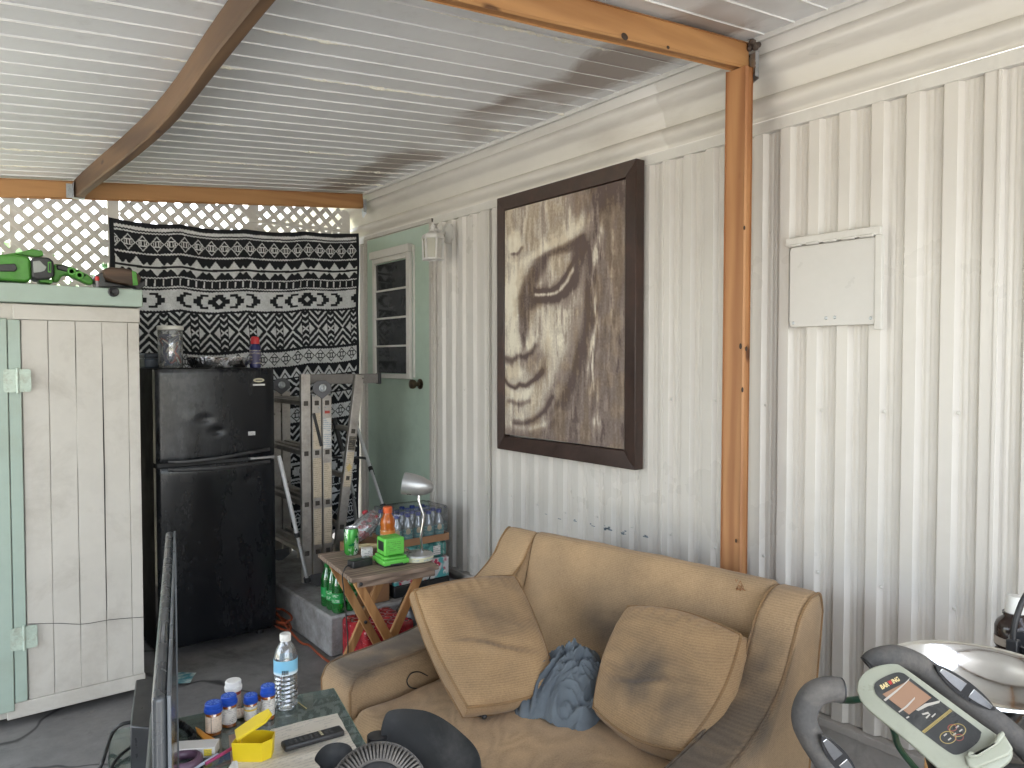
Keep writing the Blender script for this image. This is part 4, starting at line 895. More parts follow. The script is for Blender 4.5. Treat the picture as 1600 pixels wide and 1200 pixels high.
# ------------------------------------------------------------------ drinks stacked by the door
def ux(px, y): return on(px, 890, 'y', y).x
sy = 3.44; sx0, sx1 = ux(616, sy), ux(703, sy)
cr = thing('black_crate', 'low black plastic crate at the bottom of the drinks stack', 'crate', ((sx0 + sx1) / 2, 3.56, .2))
mb = MB().box((sx0, sy, .20), (sx1, 3.72, .262)); mb.build('tub', BLACK, cr, bevel=.006)
s = NT('fruit_carton'); vo = s.n('TexVoronoi', Vector=s.o, Scale=26.0); sep = s.n('SeparateXYZ', i0=s.o).outputs
c = s.mix(s.ramp(vo.outputs['Distance'], .35, .5), srgb(186, 50, 84), srgb(206, 206, 206)); c = s.mix(s.ramp(s.noise(11, 2), .5, .54), c, srgb(84, 168, 172)); c = s.mix(s.ramp(s.noise(60, 3), .6, .66), c, srgb(230, 226, 222))
FRC = s.P(Base_Color=c, Roughness=.4)
ct = MB().box((sx0 + .004, sy + .004, .264), (sx1 - .004, 3.70, .372)).build('fruit_carton', FRC, bevel=.004); tag(ct, 'red white and teal fruit drink carton under the teal pack', 'carton')
s = NT('teal_pack'); c = s.mix(s.ramp(s.noise(16, 4), .45, .6), srgb(44, 92, 90), srgb(98, 160, 152)); c = s.mix(s.ramp(s.noise(40, 3, .6, s.map((1, 1, .3))), .6, .66), c, srgb(190, 196, 186)); s.bump(s.noise(14, 3), .4, .01)
TEAL = s.P(Base_Color=c, Roughness=.22)
tp = thing('teal_drink_pack', 'shrink wrapped teal drink pack in the middle of the stack', 'drink pack', ((sx0 + sx1) / 2, 3.56, .372))
MB().box((sx0 + .01, sy + .012, .374), (sx1 - .008, 3.69, .462)).build('wrapped_cans', TEAL, tp, bevel=.02, seg=4)
MB().box((sx1 - .10, sy + .0095, .39), (sx1 - .055, sy + .0115, .44)).build('price_label', printed('barcode_label', srgb(214, 212, 208), srgb(40, 40, 40), 90, 90), tp, smooth=False)
CARD = M('brown_cardboard', srgb(158, 118, 86), .8, var=.12, scale=10)
bp = thing('bottle_pack', 'tray of blue capped juice bottles on top of the drinks stack', 'drink pack', ((sx0 + sx1) / 2, 3.56, .464))
MB().box((sx0 + .006, sy + .004, .464), (sx1 - .004, sy + .008, .502)).box((sx0 + .006, 3.69, .464), (sx1 - .004, 3.694, .502)).box((sx0 + .002, sy + .008, .464), (sx0 + .006, 3.69, .502)).box((sx1 - .004, sy + .008, .464), (sx1, 3.69, .502)).box((sx0 + .006, sy + .008, .464), (sx1 - .004, 3.69, .467)).build('cardboard_tray', CARD, bp, smooth=False)
JUICE = clearish('juice_plastic', srgb(196, 206, 204), .14, .06, .45); JL = printed('juice_label', srgb(74, 140, 138), srgb(190, 210, 200), 55, 45, amt=.6); CAPB = M('blue_cap', srgb(44, 66, 140), .4, var=.1); EMB = M('cream_emblem', srgb(214, 196, 160), .5)
nb = 5; bw = (sx1 - sx0 - .02) / nb
for i in range(nb):
    for j in range(4):
        c0 = (sx0 + .01 + bw * (i + .5), sy + .012 + .036 + j * .059, .468)
        b = MB().lathe([(.026, 0), (.0285, .006), (.0285, .085), (.025, .11), (.014, .132), (.013, .146)], 16, c=c0).build('bottle', JUICE, bp)
        MB().lathe([(.029, .03), (.029, .082)], 16, c=c0, cap=(False, False)).build('label', JL, b)
        MB().lathe([(.0155, .146), (.0155, .162), (.012, .165)], 14, c=c0).build('cap', CAPB, b)
        if j == 0:
            q = Vector(c0) + Vector((-.012, -.0296, .072)); MB().lathe([(.016, 0), (.015, .002)], 16, 0, frame(q, (1, .15, 0), (0, 0, 1)) ).build('emblem', EMB, b)
WRAP = clearish('shrink_wrap', (.97, .97, 1), .05, .12, .94)
def wrapf(u, v):
    a = 2 * math.pi * u; sx = abs(math.cos(a)) ** .25 * math.copysign(1, math.cos(a)); sy_ = abs(math.sin(a)) ** .25 * math.copysign(1, math.sin(a))
    k = 1 if v < .8 else 1 - .55 * ((v - .8) / .2) ** 2
    n = .005 * mnoise.noise(Vector((sx * 5, sy_ * 5, v * 4))) 
    return ((sx0 + sx1) / 2 + (sx1 - sx0) * .507 * sx * k + n, 3.567 + .133 * sy_ * k + n, .505 + .145 * min(1, v * 1.22) + n)
MB().grid(wrapf, 60, 12).build('shrink_wrap', WRAP, bp, angle=180)
# net bag of red fruit snacks, mid air between step and table: sits on a box behind the table
bx_ = thing('brown_carton', 'plain brown carton standing on the step behind the folding table', 'carton', (1.80, 3.62, .2))
MB().box((1.66, 3.44, .2), (1.845, 3.64, .50)).build('body', CARD, bx_, bevel=.003)
bag = thing('fruit_bag', 'clear crinkled bag of red sweets leaning by the ladder foot', 'bag', (1.74, 3.52, .5))
REDB = M('red_sweet', srgb(176, 62, 70), .35, var=.3, scale=30)
random.seed(21)
for k in range(22):
    t = random.random(); q = Vector((1.70 + .10 * t + random.uniform(-.03, .03), 3.52 + random.uniform(-.03, .03), .535 + .12 * t + random.uniform(-.02, .03)))
    MB().ball(q, random.uniform(.010, .018), 8, sc=(1, 1, .8)).build('sweet', REDB, bag)
def bagf(u, v):
    a = 2 * math.pi * u; th = math.pi * v; r = math.sin(th) ** .7; n = .014 * mnoise.noise(Vector((math.cos(a) * 2, math.sin(a) * 2, v * 5)))
    return (1.745 + .07 * r * math.cos(a) + .05 * (v - .5) * 2 + n, 3.52 + .06 * r * math.sin(a), .502 + .17 * v + n * r)
MB().grid(bagf, 40, 24).build('film', clearish('bag_film', (.95, .96, .97), .09, .12, .82), bag, angle=20)
GRB = clearish('green_bottle_plastic', srgb(70, 196, 90), .12, .05, .70)
gp_ = thing('green_bottle_pack', 'wrapped six pack of green soda bottles on the concrete step corner', 'drink pack', (1.59, 3.50, .2))
GL = printed('green_label', srgb(34, 150, 74), srgb(214, 224, 206), 40, 34, amt=.8)
for i in range(2):
    for j in range(3):
        c0 = (1.555 + i * .066, 3.43 + j * .066, .202)
        b = MB().lathe([(.026, 0), (.032, .008), (.032, .10), (.03, .115), (.032, .13), (.026, .16), (.013, .19), (.013, .20)], 18, c=c0).build('bottle', GRB, gp_)
        MB().lathe([(.0325, .05), (.0325, .10)], 18, c=c0, cap=(False, False)).build('label', GL, b)
        MB().lathe([(.0145, .198), (.0145, .212), (.012, .214)], 14, c=c0).build('cap', M('green_cap', srgb(36, 130, 60), .4), b)
rp = thing('red_soda_pack', 'red shrink wrapped soda pack on the floor under the folding table', 'drink pack', (1.66, 3.2, 0))
s = NT('red_pack'); sep = s.n('SeparateXYZ', i0=s.o).outputs
vo = s.n('TexVoronoi', Vector=s.map((1, 1, 1)), Scale=9.0).outputs['Distance']
c = s.mix(s.ramp(s.noise(18, 4), .4, .62), srgb(178, 52, 58), srgb(120, 26, 36)); c = s.mix(s.ramp(vo, .34, .28), c, srgb(30, 34, 84)); c = s.mix(s.ramp(s.noise(50, 4, .7, s.map((1, 1, 2))), .62, .68), c, srgb(206, 170, 170)); s.bump(s.noise(12, 4), .5, .012)
REDP = s.P(Base_Color=c, Roughness=.2)
MB().box((1.535, 3.10, .002), (1.80, 3.36, .205)).build('wrapped_cans', REDP, rp, bevel=.022, seg=4)
CANTOP = M('can_tops', (.35, .2, .22), .3, .6, var=.4, scale=30)
for i in range(4):
    for j in range(4): MB().lathe([(.026, .2), (.027, .206), (.024, .207), (.02, .204)], 16, c=(1.572 + i * .063, 3.135 + j * .063, 0)).build('can_top', CANTOP, rp)
blk = tag(MB().box((1.98, 3.06, 0), (2.30, 3.28, .19)).build('stone_block', M('weathered_block', srgb(120, 112, 104), .95, var=.25, bump=.6, bscale=30), bevel=.02, seg=3), 'rough grey stone block on the floor between step and sofa', 'block')
dk = tag(MB().grid(lambda u, v: (1.86 + .10 * math.cos(6.283 * u) * math.sin(math.pi * v) ** .6, 3.2 + .12 * math.sin(6.283 * u) * math.sin(math.pi * v) ** .6 + .02 * mnoise.noise(Vector((u * 6, v * 6, 2))), .002 + .30 * v + .02 * mnoise.noise(Vector((math.cos(6.283 * u) * 3, math.sin(6.283 * u) * 3, v * 6)))), 36, 20).build('black_bag', M('black_bag_plastic', (.02, .02, .022), .3, var=.3, bump=.6, bscale=24), angle=180), 'black plastic bag slumped on the floor behind the folding table', 'bag')
# orange cord
ORC = M('orange_cord', srgb(150, 72, 44), .55, var=.2)
pts = [(fx1 - .02, 4.3, .012)]
for k in range(24): a = k * .62; pts.append((1.435 + .035 * math.cos(a) * (1 + .3 * math.sin(k)), 3.90 + .11 * math.sin(a) + .02 * math.cos(k * 2.1), .012 + .0035 * k))
pts += [on(466, 1000, 'z', .012), on(483, 1008, 'z', .010), on(498, 1022, 'z', .010), on(515, 1035, 'z', .010), on(528, 1046, 'z', .010), (1.42, 3.05, .010), (1.35, 2.7, .010)]
tag(MB().tube(smooth_path(pts, 6), .0058, 8).build('extension_cord', ORC), 'orange extension cord coiled on the floor between refrigerator and step', 'cord')
p = [on(x, y, 'z', .004) for x, y in ((262, 1050), (307, 1051), (302, 1057), (297, 1067), (262, 1069))]
s = NT('paper_scrap'); SCR = s.P(Base_Color=s.mix(s.ramp(s.noise(14, 3), .4, .6), srgb(66, 130, 140), srgb(196, 206, 200)), Roughness=.7)
mb = MB(); mb.add(p, [tuple(range(5))]); tag(mb.build('paper_scrap', SCR, smooth=False), 'torn blue and white paper scrap on the concrete floor', 'paper scrap')
# ------------------------------------------------------------------ sofa
P0 = Vector((2.109, 1.197, 0)); U_ = Vector((-.156, .988, 0)).normalized(); V_ = Vector((-.988, -.156, 0)).normalized()
def S(s_, w, z): return P0 + V_ * s_ + U_ * w + Vector((0, 0, z))
def fabric(name, tint=True):
    s = NT(name); sep = s.n('SeparateXYZ', i0=s.o).outputs
    w = s.math('SINE', s.math('MULTIPLY', s.math('ADD', sep[2], s.math('MULTIPLY', s.noise(3, 2), .004)), 1150.))
    base = s.n('VertexColor', _layer_name='tint').outputs[0]
    n1 = s.noise(5, 6, .65); n2 = s.noise(220, 3, .6); n3 = s.noise(30, 5, .6)
    k = s.math('ADD', s.ramp(n1, .3, .7, .90, 1.06), s.math('ADD', s.math('MULTIPLY', w, .08), s.math('MULTIPLY', s.math('SUBTRACT', n2, .5), .7)))
    k = s.math('ADD', k, s.math('MULTIPLY', s.math('SUBTRACT', n3, .5), .2))
    c = s.n('VectorMath', _operation='SCALE', i0=base, Scale=k).outputs[0]
    s.bump(s.math('ADD', s.math('MULTIPLY', w, .5), s.math('MULTIPLY', n2, 1.2)), .35, .0012); s.set(s.p, 'Specular IOR Level', .15); s.set(s.p, 'Sheen Weight', .12)
    return s.P(Base_Color=c, Roughness=.95)
FAB = fabric('ribbed_tan_fabric'); TAN = np.array(srgb(170, 142, 109)); TAN2 = np.array(srgb(161, 132, 98)); GRIME = np.array(srgb(84, 76, 68))
def stain(pts, blots, base=TAN):
    P_ = np.array([tuple(p) for p in pts]); k = np.zeros(len(P_)); n = np.array([mnoise.fractal(Vector(p) * 14, 1, 2, 4) for p in P_]); n2 = np.array([mnoise.fractal(Vector(p) * 5, 1, 2, 3) for p in P_])
    for c_, r, a in blots:
        d = ((P_ - np.array(tuple(c_))) / np.array(r)); k = np.maximum(k, a * np.exp(-(d ** 2).sum(1)) * (1 + .35 * n + .25 * n2))
    k = np.clip(k + .06 + .12 * n2 + .05 * n, 0, .9)[:, None]
    cc = base * (1 - k) + GRIME * k; return np.concatenate([cc, np.ones((len(cc), 1))], 1)
sofa = thing('loveseat', 'worn tan ribbed fabric loveseat with dirty sweeping arms against the wall', 'sofa', S(.45, .65, 0), 0)
def resample(pts, step):
    P_ = [Vector((a, b, 0)) for a, b in pts]; o = []
    for i in range(len(P_)):
        a, b = P_[i], P_[(i + 1) % len(P_)]; n = max(1, int((b - a).length / step))
        o += [a + (b - a) * k / n for k in range(n)]
    return [(p.x, p.y) for p in o]
def topcurve(pts): return [(p.x, p.y) for p in smooth_path([(a, b, 0) for a, b in pts], 6)]
def loft(prof, w0, w1, blots, name, mat, piping=True, rnd=.022, dome=.0):
    prof = resample(prof, .018); n = len(prof); cen = Vector((sum(p[0] for p in prof) / n, sum(p[1] for p in prof) / n, 0)); mb = MB()
    nor = []
    for i in range(n):
        a, b = prof[i - 1], prof[(i + 1) % n]; t = Vector((b[0] - a[0], b[1] - a[1], 0)); nv = Vector((t.y, -t.x, 0)).normalized(); 
        nor.append(nv)
    area = sum(prof[i - 1][0] * prof[i][1] - prof[i][0] * prof[i - 1][1] for i in range(n)); sg = 1 if area > 0 else -1
    ws = [(0, rnd), (.15 * rnd, .55 * rnd), (.45 * rnd, .2 * rnd), (rnd, 0)]; mid = max(2, int((w1 - w0) / .05))
    L = [(w0 + a, b) for a, b in ws] + [(w0 + rnd + (w1 - w0 - 2 * rnd) * k / mid, 0) for k in range(1, mid)] + [(w1 - a, b) for a, b in ws[::-1]]
    for w, ins in L:
        for i, (a, b) in enumerate(prof):
            k = (w - w0) / (w1 - w0); dm = dome * math.sin(math.pi * k); wob = .005 * mnoise.noise(Vector((a * 7, w * 7, b * 7))) + .002 * mnoise.noise(Vector((a * 20, w * 20, b * 20)))
            mb.v.append(S(a - sg * nor[i].x * (ins - dm - wob), w, b - sg * nor[i].y * (ins - dm - wob)))
    m = len(L); mb.f = [(j*n+i, j*n+(i+1)%n, (j+1)*n+(i+1)%n, (j+1)*n+i) for j in range(m - 1) for i in range(n)] + [tuple(range(n)), tuple((m-1)*n + i for i in range(n))]
    # side panels as shrinking rings so stains can lie on them
    mb.f = mb.f[:-2]
    for base_, w in ((0, w0), ((m - 1) * n, w1)):
        prev = base_
        for r in (.85, .65, .45, .25, .08):
            o = len(mb.v)
            for i in range(n): q = mb.v[base_ + i]; cq = S(cen.x, w, cen.y); mb.v.append(cq + (Vector(q) - cq) * r)
            mb.f += [(prev + i, prev + (i+1) % n, o + (i+1) % n, o + i) for i in range(n)]; prev = o
        mb.f.append(tuple(prev + i for i in range(n)))
    mb.m = [0] * len(mb.f); mb.c = stain(mb.v, blots)
    o = mb.build(name, mat, sofa, angle=70)
    if piping:
        for w in (w0 + .004, w1 - .004):
            pp = MB().tube([S(a - sg * nor[i].x * .006, w, b - sg * nor[i].y * .006) for i, (a, b) in enumerate(prof)], .0045, 7, closed=True); pp.c = stain(pp.v, blots, np.array(srgb(140, 110, 76))); pp.build('piping', FAB, o)
    return o
armR = topcurve([(-.02, .69), (.0, .745), (.04, .757), (.10, .748), (.16, .712), (.205, .655), (.255, .585), (.33, .52), (.43, .475), (.56, .447), (.70, .432), (.83, .43), (.895, .422), (.925, .385)]) + [(.925, .07), (.10, .07)]
armL = topcurve([(-.02, .69), (.0, .745), (.03, .755), (.075, .715), (.12, .655), (.19, .605), (.28, .555), (.38, .51), (.48, .475), (.6, .455), (.75, .448), (.85, .447), (.905, .435), (.93, .395)]) + [(.93, .07), (.10, .07)]
loft(armR, 0, .132, [(S(.30, .07, .55), (.12, .14, .12), .75), (S(.45, .07, .48), (.16, .14, .1), 1.0), (S(.65, .06, .44), (.2, .14, .1), 1.0), (S(.5, .14, .44), (.3, .03, .05), .7), (S(.24, .06, .62), (.06, .14, .1), .5), (S(.42, .06, .5), (.1, .16, .1), 1.1)], 'arm', FAB)
loft(armL, 1.125, 1.295, [(S(.62, 1.22, .46), (.2, .16, .06), 1.1), (S(.85, 1.2, .45), (.14, .16, .05), 1.0), (S(.4, 1.2, .5), (.1, .1, .1), .5), (S(.93, 1.2, .3), (.05, .2, .2), .12)], 'arm', FAB)
back = topcurve([(-.025, .66), (-.015, .735), (.02, .760), (.055, .745), (.075, .69)]) + topcurve([(.105, .60), (.15, .47), (.2, .32), (.215, .24)]) + [(.2, .10), (.06, .09)]
loft(back, .134, 1.123, [(S(.1, .6, .62), (.1, .35, .16), .28), (S(.15, .65, .5), (.1, .18, .12), .65), (S(.1, 1.0, .6), (.1, .12, .2), .2), (S(.03, .3, .755), (.05, .4, .02), .15)], 'backrest', FAB, piping=False, rnd=.012, dome=.006)
def seatf(prof_w=48, prof_s=46):
    w0, w1, s0, s1 = .15, 1.108, .20, .955; mb = MB(); zt_, zb = .345, .20
    def fn(u, v):
        w = w0 + (w1 - w0) * u; t = v
        # wrap: top from back to front, then round over the front and down
        if t < .74: s_ = s0 + (s1 - .06 - s0) * t / .74; z = zt_
        else:
            a = (t - .74) / .26 * math.pi * .98; s_ = s1 - .06 + .06 * math.sin(a); z = (zt_ + zb) / 2 + (zt_ - zb) / 2 * math.cos(a)
        e = min(u, 1 - u) * (w1 - w0); rr = .05; drop = 0 if e > rr else (rr - math.sqrt(max(0, rr * rr - (rr - e) ** 2))) * .7
        crown = .012 * math.sin(math.pi * u) * math.sin(math.pi * min(1, t / .8))
        wr = .006 * math.sin(w * 34 + s_ * 16 + 3 * mnoise.noise(Vector((s_ * 4, w * 4, 0)))) * math.exp(-((u - .62) / .16) ** 2) * (t < .8) + .007 * mnoise.noise(Vector((s_ * 7, w * 7, 4))) + .004 * (1 - abs(mnoise.noise(Vector((s_ * 5 + w * 3, w * 9, 1)))) * 3)
        return S(s_ - drop * .5 * (t > .7), w, z + (crown + wr) * (1 if t < .8 else .3) - drop * (1 if z > .27 else -1))
    mb.grid(fn, prof_w, prof_s); mb.c = stain(mb.v, [(S(.75, .3, .35), (.12, .2, .05), .3), (S(.93, .6, .3), (.05, .4, .1), .25), (S(.9, 1.0, .33), (.05, .1, .06), .2)])
    o = mb.build('seat_cushion', FAB, sofa, angle=180)
    e = [S(s0 + (s1 - .05 - s0) * k / 20, w1 - .006, zt_ - .028) for k in range(21)] + [S(s1 - .02, w1 - .012, zt_ - .034)] + [S(s1 + .000, w1 - .03 - (w1 - w0 - .06) * k / 24, zt_ - .05) for k in range(25)]
    pp = MB().tube(smooth_path(e, 2), .0045, 7); pp.c = stain(pp.v, []); pp.build('piping', FAB, o)
seatf()
bs = MB().prism([S(.12, .14, .06), S(.905, .14, .06), S(.905, 1.12, .06), S(.12, 1.12, .06)], (0, 0, .145)); bs.c = stain(bs.v, []); bs.build('base', FAB, sofa)
for s_, w in ((.16, .06), (.86, .06), (.16, 1.23), (.86, 1.23)): MB().lathe([(.018, 0), (.024, .072)], 12, c=S(s_, w, 0)).build('foot', LEGW, sofa)
mb = MB(); random.seed(31)     # pulled threads on the backrest
pc = onp(1158, 912, S(.062, .3, .70), V_)
for k in range(9): q = pc + U_ * random.uniform(-.012, .012) + Vector((0, 0, random.uniform(-.02, .02))) + V_ * .012; mb.tube([q, q + U_ * random.uniform(-.01, .01) + Vector((0, 0, random.uniform(-.012, .012))) + V_ * .004, q + U_ * random.uniform(-.012, .012)], .0012, 5)
mb.build('pulled_thread', M('rust_thread', srgb(150, 100, 60), .9), sofa)
# pillows: rounded square bags warped to four corners
def pillow(name, label, c4, thick, blots, seed, puff=.5, bow=-.014):
    bl, br, tr, tl_ = [Vector(c) for c in c4]; n_ = (br - bl).cross(tl_ - bl).normalized()
    if n_.dot(Vector((-1, -.4, .3))) < 0: n_ = -n_
    t = thing(name, label, 'pillow', (bl + br) / 2); N = 56; mb = MB(); rows = []
    def base(u, v):
        q = bl * (1-u)*(1-v) + br * u*(1-v) + tr * u*v + tl_ * (1-u)*v
        q += (br - bl).normalized() * (bow * math.sin(math.pi * v) * (1 if u < .5 else -1) * abs(2*u-1)) + (tl_ - bl).normalized() * (bow * math.sin(math.pi * u) * (1 if v < .5 else -1) * abs(2*v-1))
        return q
    def h(u, v):
        e = (1 - abs(2*u-1) ** 3.2) * (1 - abs(2*v-1) ** 3.2); k = max(0, e) ** .45
        wr = .012 * mnoise.noise(Vector((u * 2.2, v * 4.5, seed))) + .005 * (1 - 3 * abs(mnoise.noise(Vector((u * 3 + v, v * 6, seed + 3))))) + .012 * math.exp(-((v - .34 - .10 * math.sin(u * 4 + seed)) / .035) ** 2) * (u > .1) * math.sin(math.pi * u) - .006 * math.exp(-((v - .42 - .1 * math.sin(u * 4 + seed)) / .03) ** 2) * math.sin(math.pi * u)
        ru = .004 * math.sin(u * 60 + 3 * mnoise.noise(Vector((u * 6, v * 3, seed)))) * math.exp(-((v - .93) / .07) ** 2)
        return k * puff * thick + (wr + ru) * k
    for sgn in (1, -1): mb.grid(lambda u, v: base(u, v) + n_ * (sgn * (thick * .42 + h(u, v) * (1 if sgn > 0 else .6))), N, N)
    def loop(off, ins=0):
        o = []
        for a, b in ([(k / 20, 0) for k in range(20)] + [(1, k / 20) for k in range(20)] + [(1 - k / 20, 1) for k in range(20)] + [(0, 1 - k / 20) for k in range(20)]): o.append(base(a, b) + n_ * off)
        return o
    m0 = len(mb.v); rings = [(thick * .42, 0), (thick * .2, .008), (0, .010), (-thick * .2, .008), (-thick * .42, 0)]; cc = base(.5, .5)
    for off, out in rings:
        for q in loop(off): d = (q - cc); d -= n_ * d.dot(n_); mb.v.append(q + d.normalized() * (out + .004 * mnoise.noise(q * 25)))
    for j in range(4): mb.f += [(m0 + j*80 + i, m0 + j*80 + (i+1) % 80, m0 + (j+1)*80 + (i+1) % 80, m0 + (j+1)*80 + i) for i in range(80)]; mb.m += [0] * 80
    bl_ = [(base(a, b) + n_ * thick * .6, (r,) * 3, k) for a, b, r, k in blots]
    mb.c = stain(mb.v, bl_, TAN2); o = mb.build('cover', FAB, t, angle=60)
    for off in (thick * .43, -thick * .43):
        pp = MB().tube(loop(off), .0048, 7, closed=True); pp.c = stain(pp.v, bl_, np.array(srgb(140, 110, 76))); pp.build('piping', FAB, o)
    return t
ptL = [on(727, 1113, 'z', .385), on(866, 1080, 'z', .40), onp(801, 908, S(.30, .95, .6), V_), on(645, 932, 'z', .66)]
pillow('throw_pillow', 'tan box pillow slumped over the far sofa arm with soft creases', ptL, .085, [(.55, .55, .14, .5), (.35, .3, .16, .2), (.8, .8, .12, .2)], 1.3)
ptR = [S(.475, .478, .383), S(.53, .145, .395), S(.205, .142, .615), S(.216, .533, .615)]
pillow('throw_pillow', 'tan box pillow with dark smudge propped in the near sofa corner', ptR, .085, [(.42, .36, .11, .8), (.7, .25, .12, .55), (.25, .6, .1, .25)], 4.1, .5, -.028)
mb = MB(); kp = on(764, 1116, 'z', .36); mb.ball(kp + V_ * .02, .009, 10).tube([kp + V_ * .02, kp + V_ * .03 + U_ * .02], .003, 6)
tag(mb.build('zip_pull', BLACK), 'small black lump under the front corner of the creased pillow', 'knob')
lc = thing('black_wire_loop', 'thin black wire loop hanging on the inside of the far sofa arm', 'wire', S(.62, 1.12, .4))
MB().tube(smooth_path([onp(x, y, S(.6, 1.118, .4), U_) for x, y in ((668, 1056), (655, 1050), (643, 1052), (636, 1063), (640, 1073), (652, 1076), (668, 1075))]), .0022, 6).build('loop', CABLE, lc)
# grey cloth
CLM = NT('grey_cotton'); n = CLM.noise(260, 2); CLM.bump(n, .2, .001); CLOTH = CLM.P(Base_Color=CLM.mix(CLM.ramp(CLM.noise(6, 4), .35, .65), srgb(84, 91, 98), srgb(104, 112, 118)), Roughness=.9)
def ridge(q): return 1 - abs(mnoise.noise(q)) * 2.4
def cl(u, v):
    a = 2 * math.pi * u; out = 1 + .10 * math.sin(a * 3 + 1) + .08 * math.sin(a * 5) + .04 * math.sin(a * 11); r = v * out
    ca, sa = math.cos(a) * r, math.sin(a) * r
    h = (1 - v ** 2.6) * (.075 + .036 * (1 + math.tanh(ca * 2.2)) + .02 * math.sin(sa * 4 + 1))
    q = Vector((ca * 1.6, sa * 1.6, .4)); wp = Vector((mnoise.noise(q), mnoise.noise(q + Vector((9, 3, 1))), 0)) * 1.1
    p1 = Vector((ca * 2.0 + sa * 1.2, sa * 3.2 - ca, 2)) + wp
    f = .026 * ridge(p1) + .018 * ridge(p1 * 2.3 + wp) + .008 * ridge(p1 * 5.1)
    f *= min(1, (1 - v) * 4 + .25)
    return ctr + V_ * (-.19 * ca + .03) + U_ * (.155 * sa) + Vector((0, 0, max(.003, h + f)))
mb = MB(); ctr = S(.40, .64, .350)
mb.grid(cl, 240, 100); tag(mb.build('crumpled_cloth', CLOTH, angle=180), 'crumpled blue grey cotton cloth stuffed between the two pillows', 'cloth')
# ------------------------------------------------------------------ glass coffee table
gz = .45; GA = Vector((-.98, .199, 0)).normalized(); GB = Vector((-.199, -.98, 0)).normalized(); G0 = Vector((.94, 2.113, gz))
def G(a, b, z=0): return G0 + GA * a + GB * b + Vector((0, 0, z))
cof = thing('coffee_table', 'low glass topped coffee table with metal legs in front of the sofa', 'table', (G(.4, .3).x, G(.4, .3).y, 0))
GT = clearish('tinted_table_glass', srgb(168, 186, 178), .10, .02, .62); GEDGE = M('green_glass_edge', srgb(96, 138, 124), .15, var=.1)
gl_ = MB().prism([G(0, 0, -.012), G(.60, 0, -.012), G(.60, 1.02, -.012), G(0, 1.02, -.012)], (0, 0, .0115)).build('glass_top', GT, cof, smooth=False)
MB().bar(G(0, -.0005, -.006), G(.60, -.0005, -.006), .0012, .011).bar(G(-.0005, 0, -.006), G(-.0005, 1.02, -.006), .0012, .011).build('polished_edge', GEDGE, gl_, smooth=False)
for a, b in ((.07, .06), (.53, .06), (.53, .96), (.07, .96)):
    q = G(a, b); MB().lathe([(.02, 0), (.018, .02), (.018, gz - .02), (.024, gz - .0125)], 16, c=(q.x, q.y, 0)).build('leg', STEEL, cof)
mb = MB(); mb.bar(G(.07, .06, -.35), G(.53, .06, -.35), .02, .02).bar(G(.07, .96, -.35), G(.53, .96, -.35), .02, .02).bar(G(.07, .07, -.35), G(.07, .95, -.35), .02, .02).bar(G(.53, .07, -.35), G(.53, .95, -.35), .02, .02); mb.build('lower_frame', BLACK, cof)
def gp(x, y, dz=.001): return on(x, y, 'z', gz + dz)
# water bottle
p = gp(447, 1104); wbt = thing('water_bottle', 'clear plastic water bottle with white cap and pale blue label', 'bottle', p)
PET = clearish('pet_plastic', (.96, .98, .99), .13, .04, .90)
pr = [(.022, .004), (.029, 0), (.033, .008)]
for k in range(7): z = .014 + k * .0125; pr += [(.0335, z), (.0305, z + .006)]
pr += [(.0335, .105), (.0335, .142), (.0325, .15), (.029, .165), (.022, .18), (.0145, .19), (.0135, .196)]
MB().lathe(pr, 32, c=p, cap=(True, False)).build('shell', PET, wbt)
s = NT('bottled_water'); s.set(s.p, 'Transmission Weight', 1.0); s.set(s.p, 'IOR', 1.33); WATER = s.P(Base_Color=(.97, .99, 1), Roughness=.02)
MB().lathe([(r * .965, z + .0006) for r, z in pr[:17]] + [(.0322, .125), (.001, .1255)], 32, c=p).build('water', WATER, wbt)
s = NT('water_label'); sep = s.n('SeparateXYZ', i0=s.o).outputs
WLB = s.P(Base_Color=s.mix(s.ramp(s.math('ADD', sep[2], s.math('MULTIPLY', s.noise(20, 2), .02)), .118, .124), srgb(218, 230, 236), srgb(130, 190, 220)), Roughness=.35)
lb = MB().lathe([(.0338, .103), (.0338, .144)], 32, c=p, cap=(False, False)).build('label', WLB, wbt)
mb = MB()
for k in range(9):
    a = R(-128 + k * 3.6); q = p + Vector((.0342 * math.cos(a), .0342 * math.sin(a), 0)); mb.box((-.0003, -.0002, .106), (.0007 if k % 3 else .0012, .0003, .118), M=Matrix.Translation(q) @ Matrix.Rotation(a + R(90), 4, 'Z'))
mb.build('barcode', BLACK, lb, smooth=False)
MB().lathe([(.0155, .194), (.0158, .198), (.0158, .212), (.0145, .214)], 24, c=p).build('cap', WHP, wbt)
